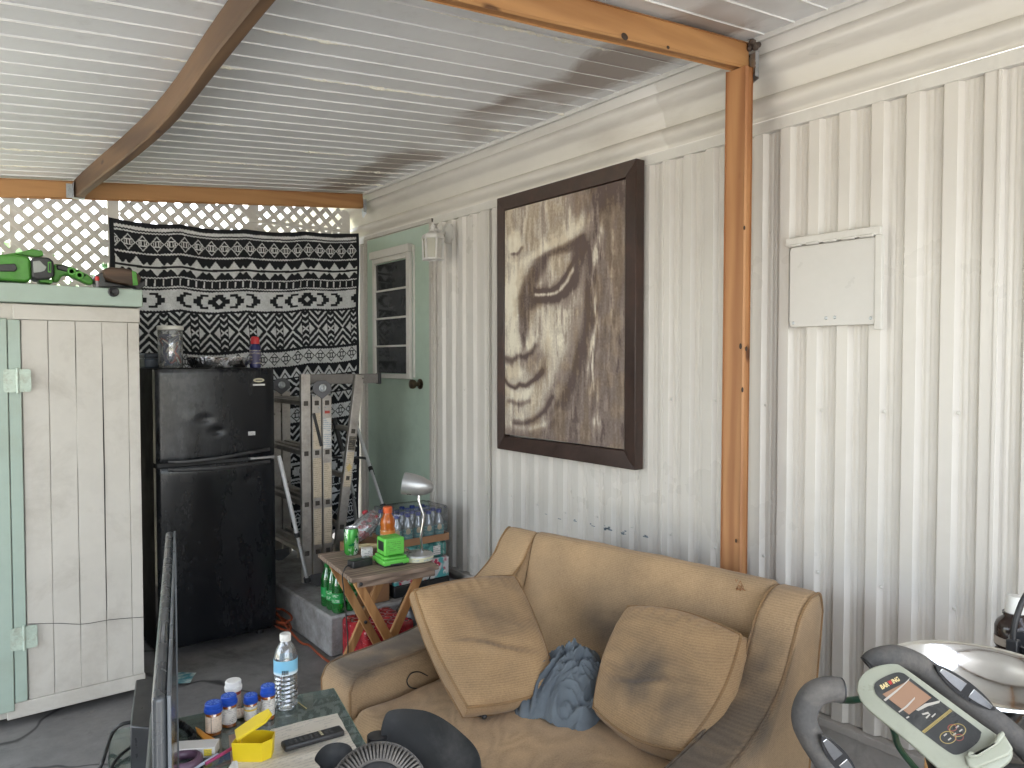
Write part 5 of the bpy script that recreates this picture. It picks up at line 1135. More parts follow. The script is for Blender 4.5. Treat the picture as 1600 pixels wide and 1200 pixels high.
# pill bottles
AMB = clearish('amber_vial', srgb(214, 118, 36), .14, .05, .45); BCAP = M('blue_vial_cap', srgb(34, 78, 178), .4, var=.12); PL = printed('pharmacy_label', srgb(226, 222, 216), srgb(70, 70, 80), 210, 130, amt=.7); PL2 = printed('pharmacy_label_cream', srgb(226, 208, 190), srgb(60, 60, 70), 210, 130, amt=.4)
def vial(px_, py_, r, h, label, cap=BCAP, body=AMB, lab=PL, yel=False, dark=False):
    p = gp(px_, py_); t = thing('pill_bottle', label, 'pill bottle', p, group='pill bottles on the glass table')
    b = MB().lathe([(r * .9, 0), (r, .002), (r, h * .72), (r * .86, h * .76)], 24, c=p, cap=(True, True)).build('vial', body, t)
    MB().lathe([(r * 1.012, h * .12), (r * 1.012, h * .62)], 24, c=p, cap=(False, False)).build('label', lab, b)
    mb = MB().lathe([(r * 1.12, h * .72), (r * 1.16, h * .74), (r * 1.16, h * .84), (r * 1.04, h * .85), (r * 1.06, h * .97), (r * .96, h)], 28, c=p)
    c_ = mb.build('cap', cap, t, angle=30)
    if cap is BCAP:
        mm = MB()
        for k in range(8): a = k * math.pi / 4; mm.bar(p + Vector((math.cos(a) * r * .3, math.sin(a) * r * .3, h + .0002)), p + Vector((math.cos(a) * r * .75, math.sin(a) * r * .75, h + .0002)), .002, .0008)
        mm.build('cap_mark', M('pale_blue_mark', srgb(120, 150, 210), .5), c_, smooth=False)
    vd = (Vector((0, 0, 0)) - Vector((p.x, p.y, 0))).normalized()
    if yel: a0 = math.atan2(vd.y, vd.x); MB().lathe([(r * 1.02, h * .46), (r * 1.02, h * .52)], 24, c=p, cap=(False, False)).build('yellow_band', M('yellow_band', srgb(226, 196, 70), .5), b)
    if dark: a0 = math.atan2(vd.y, vd.x) - .3; q = p + Vector((math.cos(a0), math.sin(a0), 0)) * r * 1.014; MB().box((-.0006, -.0006, h * .12), (.0006, .0006, h * .62), M=Matrix.Translation(q)).build('label_seam', BLACK, b, smooth=False)
vial(334, 1146, .0205, .085, 'blue capped amber pill bottle with cream label nearest the television', lab=PL2, dark=True)
vial(358, 1133, .0195, .084, 'blue capped amber pill bottle in front of the white capped bottle')
vial(392, 1127, .0170, .076, 'smaller blue capped pill bottle with yellow band, second from the water bottle', yel=True)
vial(419, 1122, .0180, .094, 'tall blue capped amber pill bottle touching the water bottle')
WCAP = M('white_vial_cap', srgb(226, 224, 220), .4, var=.05)
vial(365, 1116, .0205, .098, 'reddish pill bottle with a wide white cap behind the blue ones', cap=WCAP, body=M('red_brown_vial', srgb(140, 64, 56), .35), lab=printed('cream_red_label', srgb(196, 176, 160), srgb(130, 60, 50), 120, 80))
p = gp(384, 1121); lv = thing('fallen_vial', 'small cream labelled vial lying behind the blue capped bottles', 'vial', p)
vm = frame(p + Vector((-.03, .006, .013)), (0, .2, 1), (-.2, 1, 0)); vm = Matrix.Translation(p + Vector((-.03, .01, .0135))) @ Matrix.Rotation(R(90), 4, 'Y') @ Matrix.Rotation(R(12), 4, 'X')
MB().lathe([(.012, 0), (.013, .003), (.013, .05), (.010, .055), (.010, .062)], 18, 0, vm).build('vial', printed('vial_label', srgb(216, 200, 180), srgb(160, 100, 80), 120, 110, axis=0), lv)
p = gp(409, 1118); ov = thing('small_orange_vial', 'short amber vial half hidden between two blue capped bottles', 'vial', p)
MB().lathe([(.012, 0), (.0125, .003), (.0125, .05), (.011, .054)], 18, c=p).build('vial', AMB, ov); MB().lathe([(.0128, .012), (.0128, .046)], 18, c=p, cap=(False, False)).build('label', PL, ov)
# newspaper sheet
NEWS = printed('newsprint', srgb(214, 206, 192), srgb(150, 146, 140), 70, 36, axis=1, amt=.45)
tl__, tr__, br__, bl__ = gp(424, 1140, .0015), gp(527, 1115, .0015), gp(556, 1168, .0015), gp(372, 1212, .0015)
br__ = br__ + GB * .10; bl__ = gp(350, 1208, .0015)
mb = MB().grid(lambda u, v: (tl__ * (1-u) * (1-v) + tr__ * u * (1-v) + br__ * u * v + bl__ * (1-u) * v) + Vector((0, 0, .0015 + .0015 * mnoise.noise(Vector((u * 3, v * 5, 2))) + .0012 * math.sin(v * 26 + u * 3) * (u > .3))), 40, 40)
tag(mb.build('newspaper', NEWS, angle=180), 'pale wrinkled newspaper sheet spread on the glass table', 'newspaper')
# remote
ra, rb_ = gp(444, 1171, .005), gp(533, 1146, .005); rx = (rb_ - ra).normalized(); RM = frame(ra, rx, Vector((-rx.y, rx.x, 0))); rl_ = (rb_ - ra).length
rem = thing('remote_control', 'slim black remote control lying on the newspaper', 'remote', ra)
MB().box((-.004, -.02, 0), (rl_ + .004, .02, .016), M=RM).build('case', BLACK, rem, bevel=.006, seg=3)
RB = M('remote_button', (.07, .07, .07), .5); 
for i in range(9):
    for j in range(3):
        b = MB().box((.012 + i * (rl_ - .03) / 9, -.0125 + j * .0095, .0158), (.019 + i * (rl_ - .03) / 9, -.0065 + j * .0095, .0178), M=RM)
        b.build('button', M('pale_button', srgb(190, 180, 150), .5) if i == 6 else RB, rem, bevel=.0008, seg=1)
# yellow box with open lid
YEL = M('yellow_plastic', srgb(236, 206, 40), .38, var=.06)
p = gp(396, 1183); yx = Vector((.82, -.57, 0)); yy_ = Vector((.57, .82, 0)); YM = frame(p, yx, yy_)
yb = thing('yellow_box', 'bright yellow plastic box standing open on the newspaper', 'box', p)
def ring(k, z): return [YM @ Vector((a * k, b * k + .004, z)) for a, b in ((-.046, -.03), (.03, -.034), (.05, -.012), (.047, .026), (.012, .036), (-.042, .03))]
mb = MB(); o1, o2, i2, i1 = ring(.93, .001), ring(1.0, .050), ring(.95, .050), ring(.89, .006)
n = 6; mb.v = [tuple(q) for q in o1 + o2 + i2 + i1]; mb.f = [tuple(range(6))[::-1]] + [(k*6+i, k*6+(i+1)%6, (k+1)*6+(i+1)%6, (k+1)*6+i) for k in range(3) for i in range(6)] + [tuple(18 + i for i in range(6))]; mb.m = [0] * len(mb.f)
mb.build('tub', YEL, yb, bevel=.0015)
LMt = Matrix.Translation(YM @ Vector((-.042, .002, .052))) @ frame((0, 0, 0), (yx * .80 + Vector((0, 0, .42)) + yy_ * .35), yy_ * .9 - yx * .25)
MB().prism([LMt @ Vector((a, b, 0)) for a, b in ((0, -.032), (.076, -.034), (.096, -.012), (.093, .026), (.058, .036), (.0, .03))], (LMt.to_3x3() @ Vector((0, 0, .007)))).build('lid', YEL, yb, bevel=.002)
# medicine carton, pen, scissors, tape
p = gp(303, 1181); md = thing('medicine_carton', 'flat white medicine carton on the glass beside the television', 'carton', p)
mm = frame(p, (.86, -.5, 0), (.5, .86, 0)); MB().box((-.075, -.014, 0), (.055, .03, .026), M=mm).build('body', M('white_card', srgb(216, 214, 212), .5, var=.04), md, bevel=.001)
MB().box((-.01, -.0146, .004), (.024, -.0138, .022), M=mm).build('print', printed('carton_text', srgb(216, 214, 212), srgb(90, 100, 120), 240, 200), md, smooth=False)
MB().box((.028, -.0146, .005), (.047, -.0138, .022), M=mm).build('print', printed('carton_yellow', srgb(232, 208, 70), srgb(120, 120, 90), 240, 200), md, smooth=False)
MB().box((-.026, -.0146, .012), (-.017, -.0138, .021), M=mm).build('print', M('carton_blue', srgb(60, 130, 170), .5), md, smooth=False)
pa, pb_ = gp(300, 1206, .006), gp(368, 1166, .016); pn = thing('pink_pen', 'pink pen with white barrel end lying across the glass', 'pen', pa)
MB().tube([pa + (pb_ - pa) * .3, pb_], .0045, 10).build('barrel', M('pink_plastic', srgb(178, 70, 122), .4), pn); 
MB().tube([pa + (pb_ - pa) * .0 + GA * .01, pa + (pb_ - pa) * .72 + GA * .014], .004, 10).build('second_barrel', M('white_blue_pen', srgb(190, 196, 214), .35), pn)
tr_ = thing('tape_roll', 'purple brown roll of tape beside the television base', 'tape roll', gp(283, 1194))
MB().tube([gp(288, 1197) + Vector((.034 * math.cos(a), .034 * math.sin(a), .012)) for a in np.linspace(0, 6.283, 33)[:-1]], .010, 10, closed=True, flat=1.2).build('roll', M('purple_tape', srgb(92, 68, 88), .35), tr_)
sc2 = thing('orange_scraper', 'orange blade tool with a black strap tangled behind the medicine carton', 'scraper', gp(320, 1150))
MB().prism([gp(x, y, .004) for x, y in ((305, 1138), (313, 1142), (323, 1150), (338, 1158), (341, 1163), (328, 1166), (318, 1158), (308, 1147))], (0, 0, .006)).build('blade', M('orange_plastic', srgb(216, 148, 52), .45, var=.12), sc2, bevel=.002)
MB().tube(smooth_path([gp(270, 1128, .012), gp(285, 1133, .02), gp(296, 1142, .012), (gp(303, 1150, .018)), gp(296, 1158, .008), gp(310, 1158, .01)]), [.006, .008] * 20 + [.007], 8, flat=1.5).build('strap', DUSTY, sc2)
stp = thing('toothpick', 'thin straw coloured stick on the glass beside the water bottle', 'stick', gp(470, 1102))
MB().tube([gp(464, 1096, .002), gp(479, 1107, .002)], .0013, 6).build('stick', M('straw_wood', srgb(206, 190, 130), .7), stp)
card = tag(MB().add([gp(x, y, .0012) for x, y in ((357, 1149), (385, 1141), (385, 1200), (362, 1200))], [(0, 1, 2, 3)]).build('pink_card', M('pinkish_card', srgb(176, 150, 140), .8), smooth=False), 'small dull pink card under the yellow box', 'card')
wedge = thing('white_wedge', 'white paper cone tip poking up at the table front', 'paper', gp(370, 1204)); MB().prism([gp(356, 1206, .01), gp(366, 1190, .02), gp(371, 1189, .02), gp(373, 1204, .005)], (0, .012, -.004)).build('fold', M('white_fold', srgb(206, 204, 200), .7), wedge)
# ------------------------------------------------------------------ television and set-top box
tv = thing('television', 'flat television seen edge on standing on the glass table', 'television', (.32, 1.45, gz))
TVG = M('tv_screen_gloss', (.012, .013, .016), .14, var=.2, scale=5, dirt=(.10, .10, .10), damt=.2, dscale=5, rvar=.05)
tf, tn_ = at(259, 822, 1.70), at(236, 1094, .86); tz1 = 1.06; tz0 = .52
tdir = Vector((tn_.x - tf.x, tn_.y - tf.y, 0)); TL_ = tdir.length; tdir.normalize(); tn = Vector((-tdir.y, tdir.x, 0)); tn = tn if tn.x > 0 else -tn
def T(a, n_, z): return Vector((tf.x, tf.y, 0)) + tdir * a + tn * n_ + Vector((0, 0, z))
def tbox(a0, a1, n0, n1, z0, z1): return MB().prism([T(a0, n0, z0), T(a1, n0, z0), T(a1, n0, z1), T(a0, n0, z1)], tuple(tn * (n1 - n0)))
BEZ = M('bezel_grey', (.10, .112, .125), .3, var=.1)
tbox(0, TL_, .0, .016, tz0, tz1).build('housing', M('tv_shell', (.05, .054, .058), .25, var=.15, dirt=(.10, .10, .10), damt=.2, dscale=3), tv, bevel=.006, seg=3)
tbox(.010, TL_ - .010, .0165, .018, tz0 + .018, tz1 - .010).build('screen', TVG, tv, smooth=False)
for q in ((0, .010, tz0, tz1), (TL_ - .010, TL_, tz0, tz1), (.010, TL_ - .010, tz1 - .010, tz1), (.010, TL_ - .010, tz0, tz0 + .018)): tbox(q[0], q[1], .0165, .021, q[2], q[3]).build('bezel', BEZ, tv, bevel=.001)
tbox(TL_ * .2, TL_ * .8, -.03, -.001, tz0 + .02, tz0 + .22).build('rear_bulge', BLACK, tv, bevel=.012, seg=3)
for a in (.14, TL_ - .30): tbox(a, a + .02, -.10, .12, gz + .001, gz + .014).build('foot', BLACK, tv, bevel=.003); tbox(a, a + .02, -.002, .014, gz + .014, tz0 + .004).build('foot_neck', BLACK, tv)
bxx = thing('media_box', 'black media box standing behind the television on the glass table', 'media box', on(228, 1100, 'z', gz))
bz = gz + .115
c1_, c2_, c3_, c4_ = on(203, 1134, 'z', bz), on(246, 1138, 'z', bz), on(246, 1056, 'z', bz), on(212, 1062, 'z', bz)
MB().prism([c1_, c2_, c3_, c4_], (0, 0, -.114)).build('case', M('media_black', (.025, .026, .028), .4, var=.2, dirt=(.1, .1, .1), damt=.3), bxx, bevel=.004)
cb = thing('black_cable', 'thick black cable curling behind the media box', 'cable', gp(180, 1180))
MB().tube(smooth_path([gp(208, 1128, .05), gp(190, 1132, .05), gp(176, 1145, .03), gp(166, 1172, .012), gp(158, 1196, .008), gp(148, 1212, -.06), gp(140, 1235, -.30), gp(130, 1260, -.43)]), .005, 8).build('cable', CABLE, cb)
MB().tube(smooth_path([gp(206, 1166, .012), gp(188, 1180, .010), gp(176, 1196, .006), gp(172, 1210, .006)]), .004, 8).build('cable_strand', CABLE, cb)
# ------------------------------------------------------------------ fan
fan = thing('pedestal_fan', 'dusty black pedestal fan without guard in front of the sofa', 'fan', (.44, .86, 0))
FC = at(590, 1246, .95); fnv = -(FC - Vector((0, 0, CAMH))).normalized(); fnv = (fnv + Vector((0, 0, .12))).normalized()
def fpt(x, y, off=0): return onp(x, y, FC, fnv) + fnv * off
fxx = (fpt(700, 1246) - FC).normalized(); FM = frame(FC, fxx, fnv.cross(fxx)); fr2 = (fpt(590, 1158) - FC).length
GRIMEG = M('dusty_grey_ribs', (.15, .14, .13), .7, var=.35, scale=40, dirt=(.26, .23, .20), damt=.6, dscale=20)
mb = MB(); NR = 72
for k in range(NR):
    a = 2 * math.pi * k / NR; ca, sa = math.cos(a), math.sin(a)
    pts = [FM @ Vector((ca * fr2 * r, sa * fr2 * r, z)) for r, z in ((.64, .012), (.80, .010), (.93, .002), (1.0, -.016), (1.0, -.03))]
    mb.tube(pts, .0016, 5)
mb.build('motor_ribs', GRIMEG, fan)
MB().tube([FM @ Vector((math.cos(a) * fr2, math.sin(a) * fr2, -.016)) for a in np.linspace(0, 6.2832, 61)[:-1]], .0022, 6, closed=True).lathe([(fr2 * .66, .006), (fr2 * .66, .013), (fr2 * .6, .016)], 48, 0, FM, cap=(False, False)).build('rim', GRIMEG, fan)
MB().lathe([(fr2 * .96, -.02), (fr2 * .96, -.012), (fr2 * .62, .004), (fr2 * .60, .013), (fr2 * .3, .018), (.004, .02)], 48, 0, FM, cap=(True, True)).build('motor_housing', BLACK, fan)
def blade(pts, tilt, off):
    ol = smooth_path([fpt(x, y) for x, y in pts] + [fpt(*pts[0])], 6)[:-1]; cen = sum(ol, Vector()) / len(ol); mb = MB(); n = len(ol); rings = (1, .985, .93, .8, .6, .35, .1)
    for side in (0, 1):
        for r in rings:
            for q in ol:
                z = cen + (q - cen) * r; lz = FM.inverted() @ z; h = off + tilt * (lz.x * .8 + lz.y * .3) - .010 * (1 - r * r) - .0012 * side - (.004 * (r > .99))
                mb.v.append(z + fnv * h)
        o = side * n * len(rings)
        mb.f += [(o + j*n+i, o + j*n+(i+1)%n, o + (j+1)*n+(i+1)%n, o + (j+1)*n+i) for j in range(len(rings) - 1) for i in range(n)] + [tuple(o + (len(rings)-1)*n + i for i in range(n))]
    o = n * len(rings); mb.f += [(i, (i+1)%n, o + (i+1)%n, o + i) for i in range(n)]; mb.m = [0] * len(mb.f)
    mb.build('blade', DUSTY, fan, angle=60)
blade([(598, 1118), (606, 1103), (624, 1099), (645, 1100), (670, 1105), (697, 1119), (722, 1139), (744, 1162), (754, 1186), (752, 1215), (730, 1235), (690, 1246), (640, 1240), (612, 1215), (600, 1170), (595, 1138)], .25, -.045)
blade([(552, 1170), (545, 1155), (528, 1150), (508, 1154), (494, 1166), (488, 1180), (497, 1192), (490, 1210), (478, 1250), (490, 1300), (520, 1310), (545, 1270), (556, 1220)], -.2, -.05)
blade([(600, 1290), (630, 1280), (680, 1300), (700, 1360), (650, 1400), (590, 1380), (570, 1330)], .1, -.05)
fb_ = Vector((FC.x, FC.y, 0)) - Vector((fnv.x, fnv.y, 0)) * .10
MB().tube([FC - fnv * .03, FC - fnv * .10], .05, 20).build('gearbox', BLACK, fan); MB().tube([fb_ + Vector((0, 0, .03)), (fb_.x, fb_.y, FC.z + .04)], .014, 14).build('pole', BLACK, fan)
MB().lathe([(.17, 0), (.17, .012), (.05, .03), (.02, .06)], 32, c=fb_).build('base', BLACK, fan)
# ------------------------------------------------------------------ exercise bike
bike = thing('exercise_bike', 'exercise bike with sage green console and worn grey foam handlebars', 'exercise bike', (1.35, .45, 0))
SAGE = M('sage_console_plastic', srgb(158, 160, 144), .42, var=.07, scale=8, dirt=srgb(110, 112, 96), damt=.35, dscale=10)
C0_ = at(1455, 1110, 1.16); cn = (-(ray(1455, 1110)).normalized() + Vector((0, 0, .22))).normalized()
def cpt(x, y, off=0): return onp(x, y, C0_, cn) + cn * off
ol = smooth_path([cpt(x, y) for x, y in ((1338, 1078), (1341, 1062), (1352, 1048), (1372, 1039), (1396, 1036), (1413, 1043), (1470, 1084), (1530, 1128), (1572, 1158), (1583, 1174), (1578, 1190), (1556, 1206), (1528, 1222), (1496, 1226), (1470, 1205), (1420, 1160), (1360, 1112), (1344, 1094))], 5)
mb = MB(); n = len(ol); cc_ = sum(ol, Vector()) / n
for off, k in ((-.034, .86), (-.022, .97), (-.006, 1.0), (-.001, .985), (.0, .955)):
    for q in ol: mb.v.append(cc_ + (q - cc_) * k + cn * off)
mb.f = [(j*n+i, j*n+(i+1)%n, (j+1)*n+(i+1)%n, (j+1)*n+i) for j in range(4) for i in range(n)] + [tuple(range(n)), tuple(4*n+i for i in range(n))]; mb.m = [0] * len(mb.f)
con = mb.build('console', SAGE, bike, angle=50)
def zc5(pts): return [(1200 + x / 4, 900 + y / 4) for x, y in pts]
def flatpatch(name, pts, off, th, m, parent, sm=True):
    q = [cpt(x, y, off) for x, y in zc5(pts)]; q = smooth_path(q + [q[0]], 4)[:-1] if sm else q
    return MB().prism(q, tuple(cn * th)).build(name, m, parent, smooth=False)
PANEL = M('console_face', (.035, .036, .036), .3, var=.2, dirt=(.2, .2, .18), damt=.25, dscale=30)
fp = flatpatch('face_panel', [(662, 700), (672, 668), (720, 635), (790, 607), (840, 607), (890, 640), (1100, 800), (1310, 955), (1330, 990), (1310, 1040), (1240, 1095), (1180, 1117), (1130, 1100), (1000, 1005), (840, 880), (690, 755)], .0, .0015, PANEL, con)
LCD = M('lcd_brown', srgb(150, 118, 96), .22, var=.06)
lcd = flatpatch('lcd', [(715, 740), (880, 655), (1022, 762), (882, 868)], .0016, .0008, LCD, fp, False)
SCR_ = M('peeled_film', srgb(176, 170, 160), .5)
flatpatch('film_scratch', [(722, 776), (800, 715), (850, 675), (893, 632), (880, 655), (810, 722), (735, 785)], .0025, .0003, SCR_, fp, False)
flatpatch('film_scratch', [(815, 850), (860, 815), (918, 758), (918, 770), (870, 822), (822, 855)], .0025, .0003, SCR_, fp, False)
for q in ([(925, 838), (980, 800), (1030, 790), (1078, 778), (1070, 795), (1000, 815), (940, 845)], [(985, 885), (1010, 862), (1016, 868), (992, 893)], [(1020, 880), (1045, 858), (1050, 864), (1028, 886)], [(960, 862), (1000, 850), (1010, 862), (968, 870)], [(862, 885), (880, 876), (884, 884), (868, 893)]):
    flatpatch('film_scratch', q, .0018, .0003, SCR_, fp, False)
GOLD = M('gold_line', srgb(170, 150, 90), .4)
for d in (0, 10, 22): flatpatch('gold_line', [(962 + d * .55, 972 + d * .4), (1138 + d * .55, 832 + d * .4), (1140 + d * .55, 836 + d * .4), (965 + d * .55, 976 + d * .4)], .0016, .0004, GOLD, fp, False)
for cx_, cy_, rx_, ry_ in ((1185, 965, 50, 40), (1125, 1010, 50, 38), (1152, 950, 28, 20), (1195, 1010, 26, 20)):
    pth = [cpt(*zc5([(cx_ + rx_ * math.cos(a) , cy_ + ry_ * math.sin(a))])[0], .0018) for a in np.linspace(0, 6.283, 25)[:-1]]
    MB().tube(pth, .0006, 5, closed=True).build('button_outline', GOLD if rx_ > 40 else M('rust_line', srgb(150, 80, 70), .5), fp)
for cx_, cy_ in ((1183, 945), (1205, 968), (1108, 995), (1135, 1022), (1165, 992)):
    flatpatch('button_mark', [(cx_ - 12, cy_ + 2), (cx_ + 6, cy_ - 12), (cx_ + 12, cy_ - 5), (cx_ - 6, cy_ + 9)], .0018, .0004, SCR_, fp, False)
def lettering(txt, a, b, h, m, parent, off=.0019, sx=1.0):
    cu = bpy.data.curves.new('lettering', 'FONT'); cu.body = txt; cu.size = 1; cu.extrude = .01; cu.offset = .03; ot = bpy.data.objects.new('lettering', cu)
    dg = None; col.objects.link(ot); bpy.context.view_layer.update(); me = bpy.data.meshes.new_from_object(ot.evaluated_get(bpy.context.evaluated_depsgraph_get())); bpy.data.objects.remove(ot)
    xs_ = [v.co.x for v in me.vertices]; w = max(xs_) - min(xs_); x0 = min(xs_); A_, B_ = cpt(*a, off), cpt(*b, off); X = (B_ - A_); Y = cn.cross(X.normalized())
    Mi = wmat(parent).inverted()
    for v in me.vertices: v.co = Mi @ (A_ + X * ((v.co.x - x0) / w) + Y * (v.co.y * h) + cn * (v.co.z * .03))
    me.materials.append(m); o = bpy.data.objects.new('lettering', me); col.objects.link(o); o.parent = parent; return o
LG = M('logo_cream', srgb(226, 206, 150), .5); LR = M('logo_red', srgb(210, 60, 50), .5)
pA, pB = (1378.5, 1077.5), (1406.5, 1063.5); mixp = lambda t: (pA[0] + (pB[0] - pA[0]) * t, pA[1] + (pB[1] - pA[1]) * t)
hh = (cpt(*pB) - cpt(*pA)).length * .30
lettering('BAR', mixp(0), mixp(.42), hh, LG, fp); lettering('W', mixp(.44), mixp(.62), hh, LR, fp); lettering('ING', mixp(.64), mixp(1), hh, LG, fp)
# book rest at the foot of the console
q1 = [cpt(x, y, .002) for x, y in zc5([(1230, 1130), (1250, 1105), (1300, 1120), (1395, 1060), (1430, 1000), (1460, 980), (1530, 1090), (1500, 1130), (1290, 1215), (1250, 1200)])]
MB().prism(q1, tuple(cn * .012)).build('book_rest', SAGE, con, bevel=.003)
q1 = [cpt(x, y, .014) for x, y in zc5([(1235, 1130), (1250, 1108), (1300, 1122), (1398, 1062), (1432, 1004), (1458, 984), (1476, 1012), (1440, 1060), (1300, 1150), (1250, 1150)])]
MB().prism(q1, tuple(cn * .014)).build('rest_lip', SAGE, con, bevel=.003)
def hb(pts, t0, r, sens):
    P_ = [at(x, y, t0 + dt) for x, y, dt in pts]; sp = smooth_path(P_, 8); MB().tube(sp, [r * (1 + .006 * math.sin(k * 1.7)) for k in range(len(sp))], 18).build('foam_grip', RUBBER, bike, angle=70)
    e = sp[0]; d = (sp[1] - sp[0]).normalized(); MB().lathe([(r * .98, 0), (r * .98, .002), (r * .72, .0025), (r * .68, -.004)], 20, 0, Matrix.Translation(e - d * .001) @ (-d).to_track_quat('Z', 'Y').to_matrix().to_4x4()).build('end_cap', BLACK, bike)
    a, b, lift = sens; A_, B_ = at(a[0], a[1], t0 - lift), at(b[0], b[1], t0 - lift + .02); d = (B_ - A_).normalized(); vn = -(ray(*a)).normalized(); sdv = d.cross(vn).normalized(); vn = sdv.cross(d); L = (B_ - A_).length
    def plate(nm, k0, k1, w, z0, z1, m, par):
        o_ = []
        for k in range(25):
            u = k / 24; uu_ = k0 + (k1 - k0) * u; o_.append((uu_, w * math.sin(math.pi * uu_) ** .6))
        pts_ = [A_ + d * (L * uu_) + sdv * ww + vn * z0 for uu_, ww in o_] + [A_ + d * (L * uu_) - sdv * ww * .8 + vn * z0 for uu_, ww in o_[::-1]]
        return MB().prism(pts_, tuple(vn * (z1 - z0))).build(nm, m, par, bevel=.001)
    pl = plate('pulse_plate', 0.001, .999, r * .80, 0, .008, BLACK, bike); plate('sensor', .07, .46, r * .50, .0083, .0098, M('sensor_chrome', (.6, .6, .6), .22, 1), pl); plate('sensor', .58, .93, r * .50, .0083, .0098, bpy.data.materials['sensor_chrome'], pl)
hb([(1360, 1040, .03), (1372, 1031, .03), (1397, 1026, .035), (1426, 1034, .04), (1458, 1055, .05), (1512, 1096, .06), (1562, 1132, .05), (1606, 1172, .03), (1640, 1215, .0)], 1.24, .0195, ((1458, 1038), (1550, 1106), -.03))
hb([(1312, 1078, .0), (1292, 1077, .0), (1271, 1086, .0), (1259, 1106, .0), (1257, 1128, .0), (1268, 1154, .0), (1287, 1184, .0), (1308, 1220, .01), (1340, 1260, .02)], 1.18, .0195, ((1280, 1146), (1336, 1212), .022))
st0 = Vector((C0_.x + .03, C0_.y - .03, 0)); MB().tube([C0_ - cn * .034, C0_ - cn * .08 + Vector((.02, -.02, -.08)), (C0_.x + .12, C0_.y - .05, .30), (C0_.x + .14, C0_.y - .05, .05)], .03, 14).build('stem', DUSTY, bike)
MB().tube([at(1640, 1215, 1.24), C0_ + Vector((.06, -.03, -.10))], .016, 12).tube([at(1340, 1260, 1.2), C0_ + Vector((.06, -.03, -.12))], .016, 12).build('handlebar_tube', DUSTY, bike)
bx0, by0 = C0_.x + .14, C0_.y - .05
MB().box((bx0 - .28, by0 - .03, .02), (bx0 + .28, by0 + .03, .07)).build('front_foot', DUSTY, bike, bevel=.01)
MB().bar((bx0, by0, .08), (bx0 + .25, by0 - .75, .08), .06, .05).bar((bx0 + .0, by0 - .78, .045), (bx0 + .5, by0 - .70, .045), .05, .05).bar((bx0 + .17, by0 - .5, .1), (bx0 + .2, by0 - .6, .72), .05, .05).build('frame', DUSTY, bike)
MB().lathe([(.19, -.04), (.20, -.02), (.20, .02), (.19, .04)], 32, 0, frame((bx0 + .08, by0 - .22, .30), (.3, -.95, 0), (0, 0, 1))).build('flywheel_cover', DUSTY, bike)
sdl = Vector((bx0 + .21, by0 - .62, .76)); MB().grid(lambda u, v: sdl + Vector((.13 * math.cos(6.283 * u) * math.sin(math.pi * v), .13 * math.sin(6.283 * u) * math.sin(math.pi * v) + .03, -.035 * math.cos(math.pi * v))), 24, 12).build('saddle', BLACK, bike)
gh = thing('green_hose', 'thin dark green hose looping behind the bike console', 'hose', (1.5, .6, 0))
MB().tube(smooth_path([at(1312, 1094, 1.5), at(1330, 1094, 1.45), at(1350, 1093, 1.42), at(1380, 1105, 1.42), at(1396, 1140, 1.45), at(1405, 1168, 1.5), at(1432, 1202, 1.55), at(1460, 1230, 1.6)]), .0065, 8).build('hose', M('hose_green', srgb(28, 70, 52), .4), gh)
# ------------------------------------------------------------------ side table with bowl, bottle, pot
bt_z = .70; bc = at(1530, 1050, 1.55); bowl_c = Vector((bc.x, bc.y, bt_z))
stb = thing('side_table', 'small dark side table under the steel bowl by the siding', 'table', (1.98, .45, 0))
MB().box((1.60, .12, bt_z - .025), (2.28, .76, bt_z - .001)).build('top', M('dark_laminate', (.10, .085, .07), .5, var=.2), stb, bevel=.003)
for x in (1.62, 2.24):
    for y in (.16, .66): MB().box((x - .02, y - .02, 0), (x + .02, y + .02, bt_z - .026)).build('leg', LEGW, stb, bevel=.002)
bw_ = thing('steel_bowl', 'large polished stainless steel bowl behind the bike console', 'bowl', bowl_c)
bR = 128 * 1.55 / 1164; bH = bc.z - bt_z
prb = [(.001, .002), (bR * .45, .002), (bR * .6, .008), (bR * .78, bH * .35), (bR * .90, bH * .7), (bR * .955, bH * .96), (bR * .985, bH), (bR * 1.03, bH + .001), (bR * 1.04, bH - .004), (bR * 1.02, bH - .006), (bR * .965, bH * .95), (bR * .91, bH * .68), (bR * .79, bH * .32), (bR * .61, .003), (bR * .45, .0), (.001, .0)]
BOWLM = M('brushed_bowl_steel', (.68, .68, .67), .12, 1, var=.05, scale=3, st=(1, 1, 12), rvar=.08, bump=.02, bscale=20)
MB().lathe(prb, 96, c=bowl_c, cap=(False, False)).build('shell', BOWLM, bw_, angle=35)
p = on(1582, 1012, 'z', bt_z + .05); bb = thing('brown_bottle', 'squat dark brown bottle with tall white cap beside the steel bowl', 'bottle', p)
q = at(1585, 1012, 1.95); q0 = (q.x, q.y, bt_z); hz_ = q.z - bt_z
BRG = M('brown_glass', (.035, .022, .018), .15, var=.3, scale=20)
MB().lathe([(.042, 0), (.046, .006), (.046, hz_ + .055), (.040, hz_ + .07), (.027, hz_ + .082), (.025, hz_ + .09)], 28, c=q0).lathe([(.029, hz_ + .088), (.029, hz_ + .094)], 24, c=q0).build('body', BRG, bb)
MB().lathe([(.0465, .03), (.0465, hz_ + .01)], 28, c=q0, cap=(False, False)).build('label', printed('dull_label', srgb(170, 160, 150), srgb(80, 70, 60), 60, 40), bb)
MB().lathe([(.024, hz_ + .09), (.0235, hz_ + .094), (.019, hz_ + .135), (.017, hz_ + .137)], 24, c=q0).build('cap', WHP, bb)
pot = thing('black_pot', 'black pot with looped bail handle at the right of the steel bowl', 'pot', (2.0, .30, bt_z))
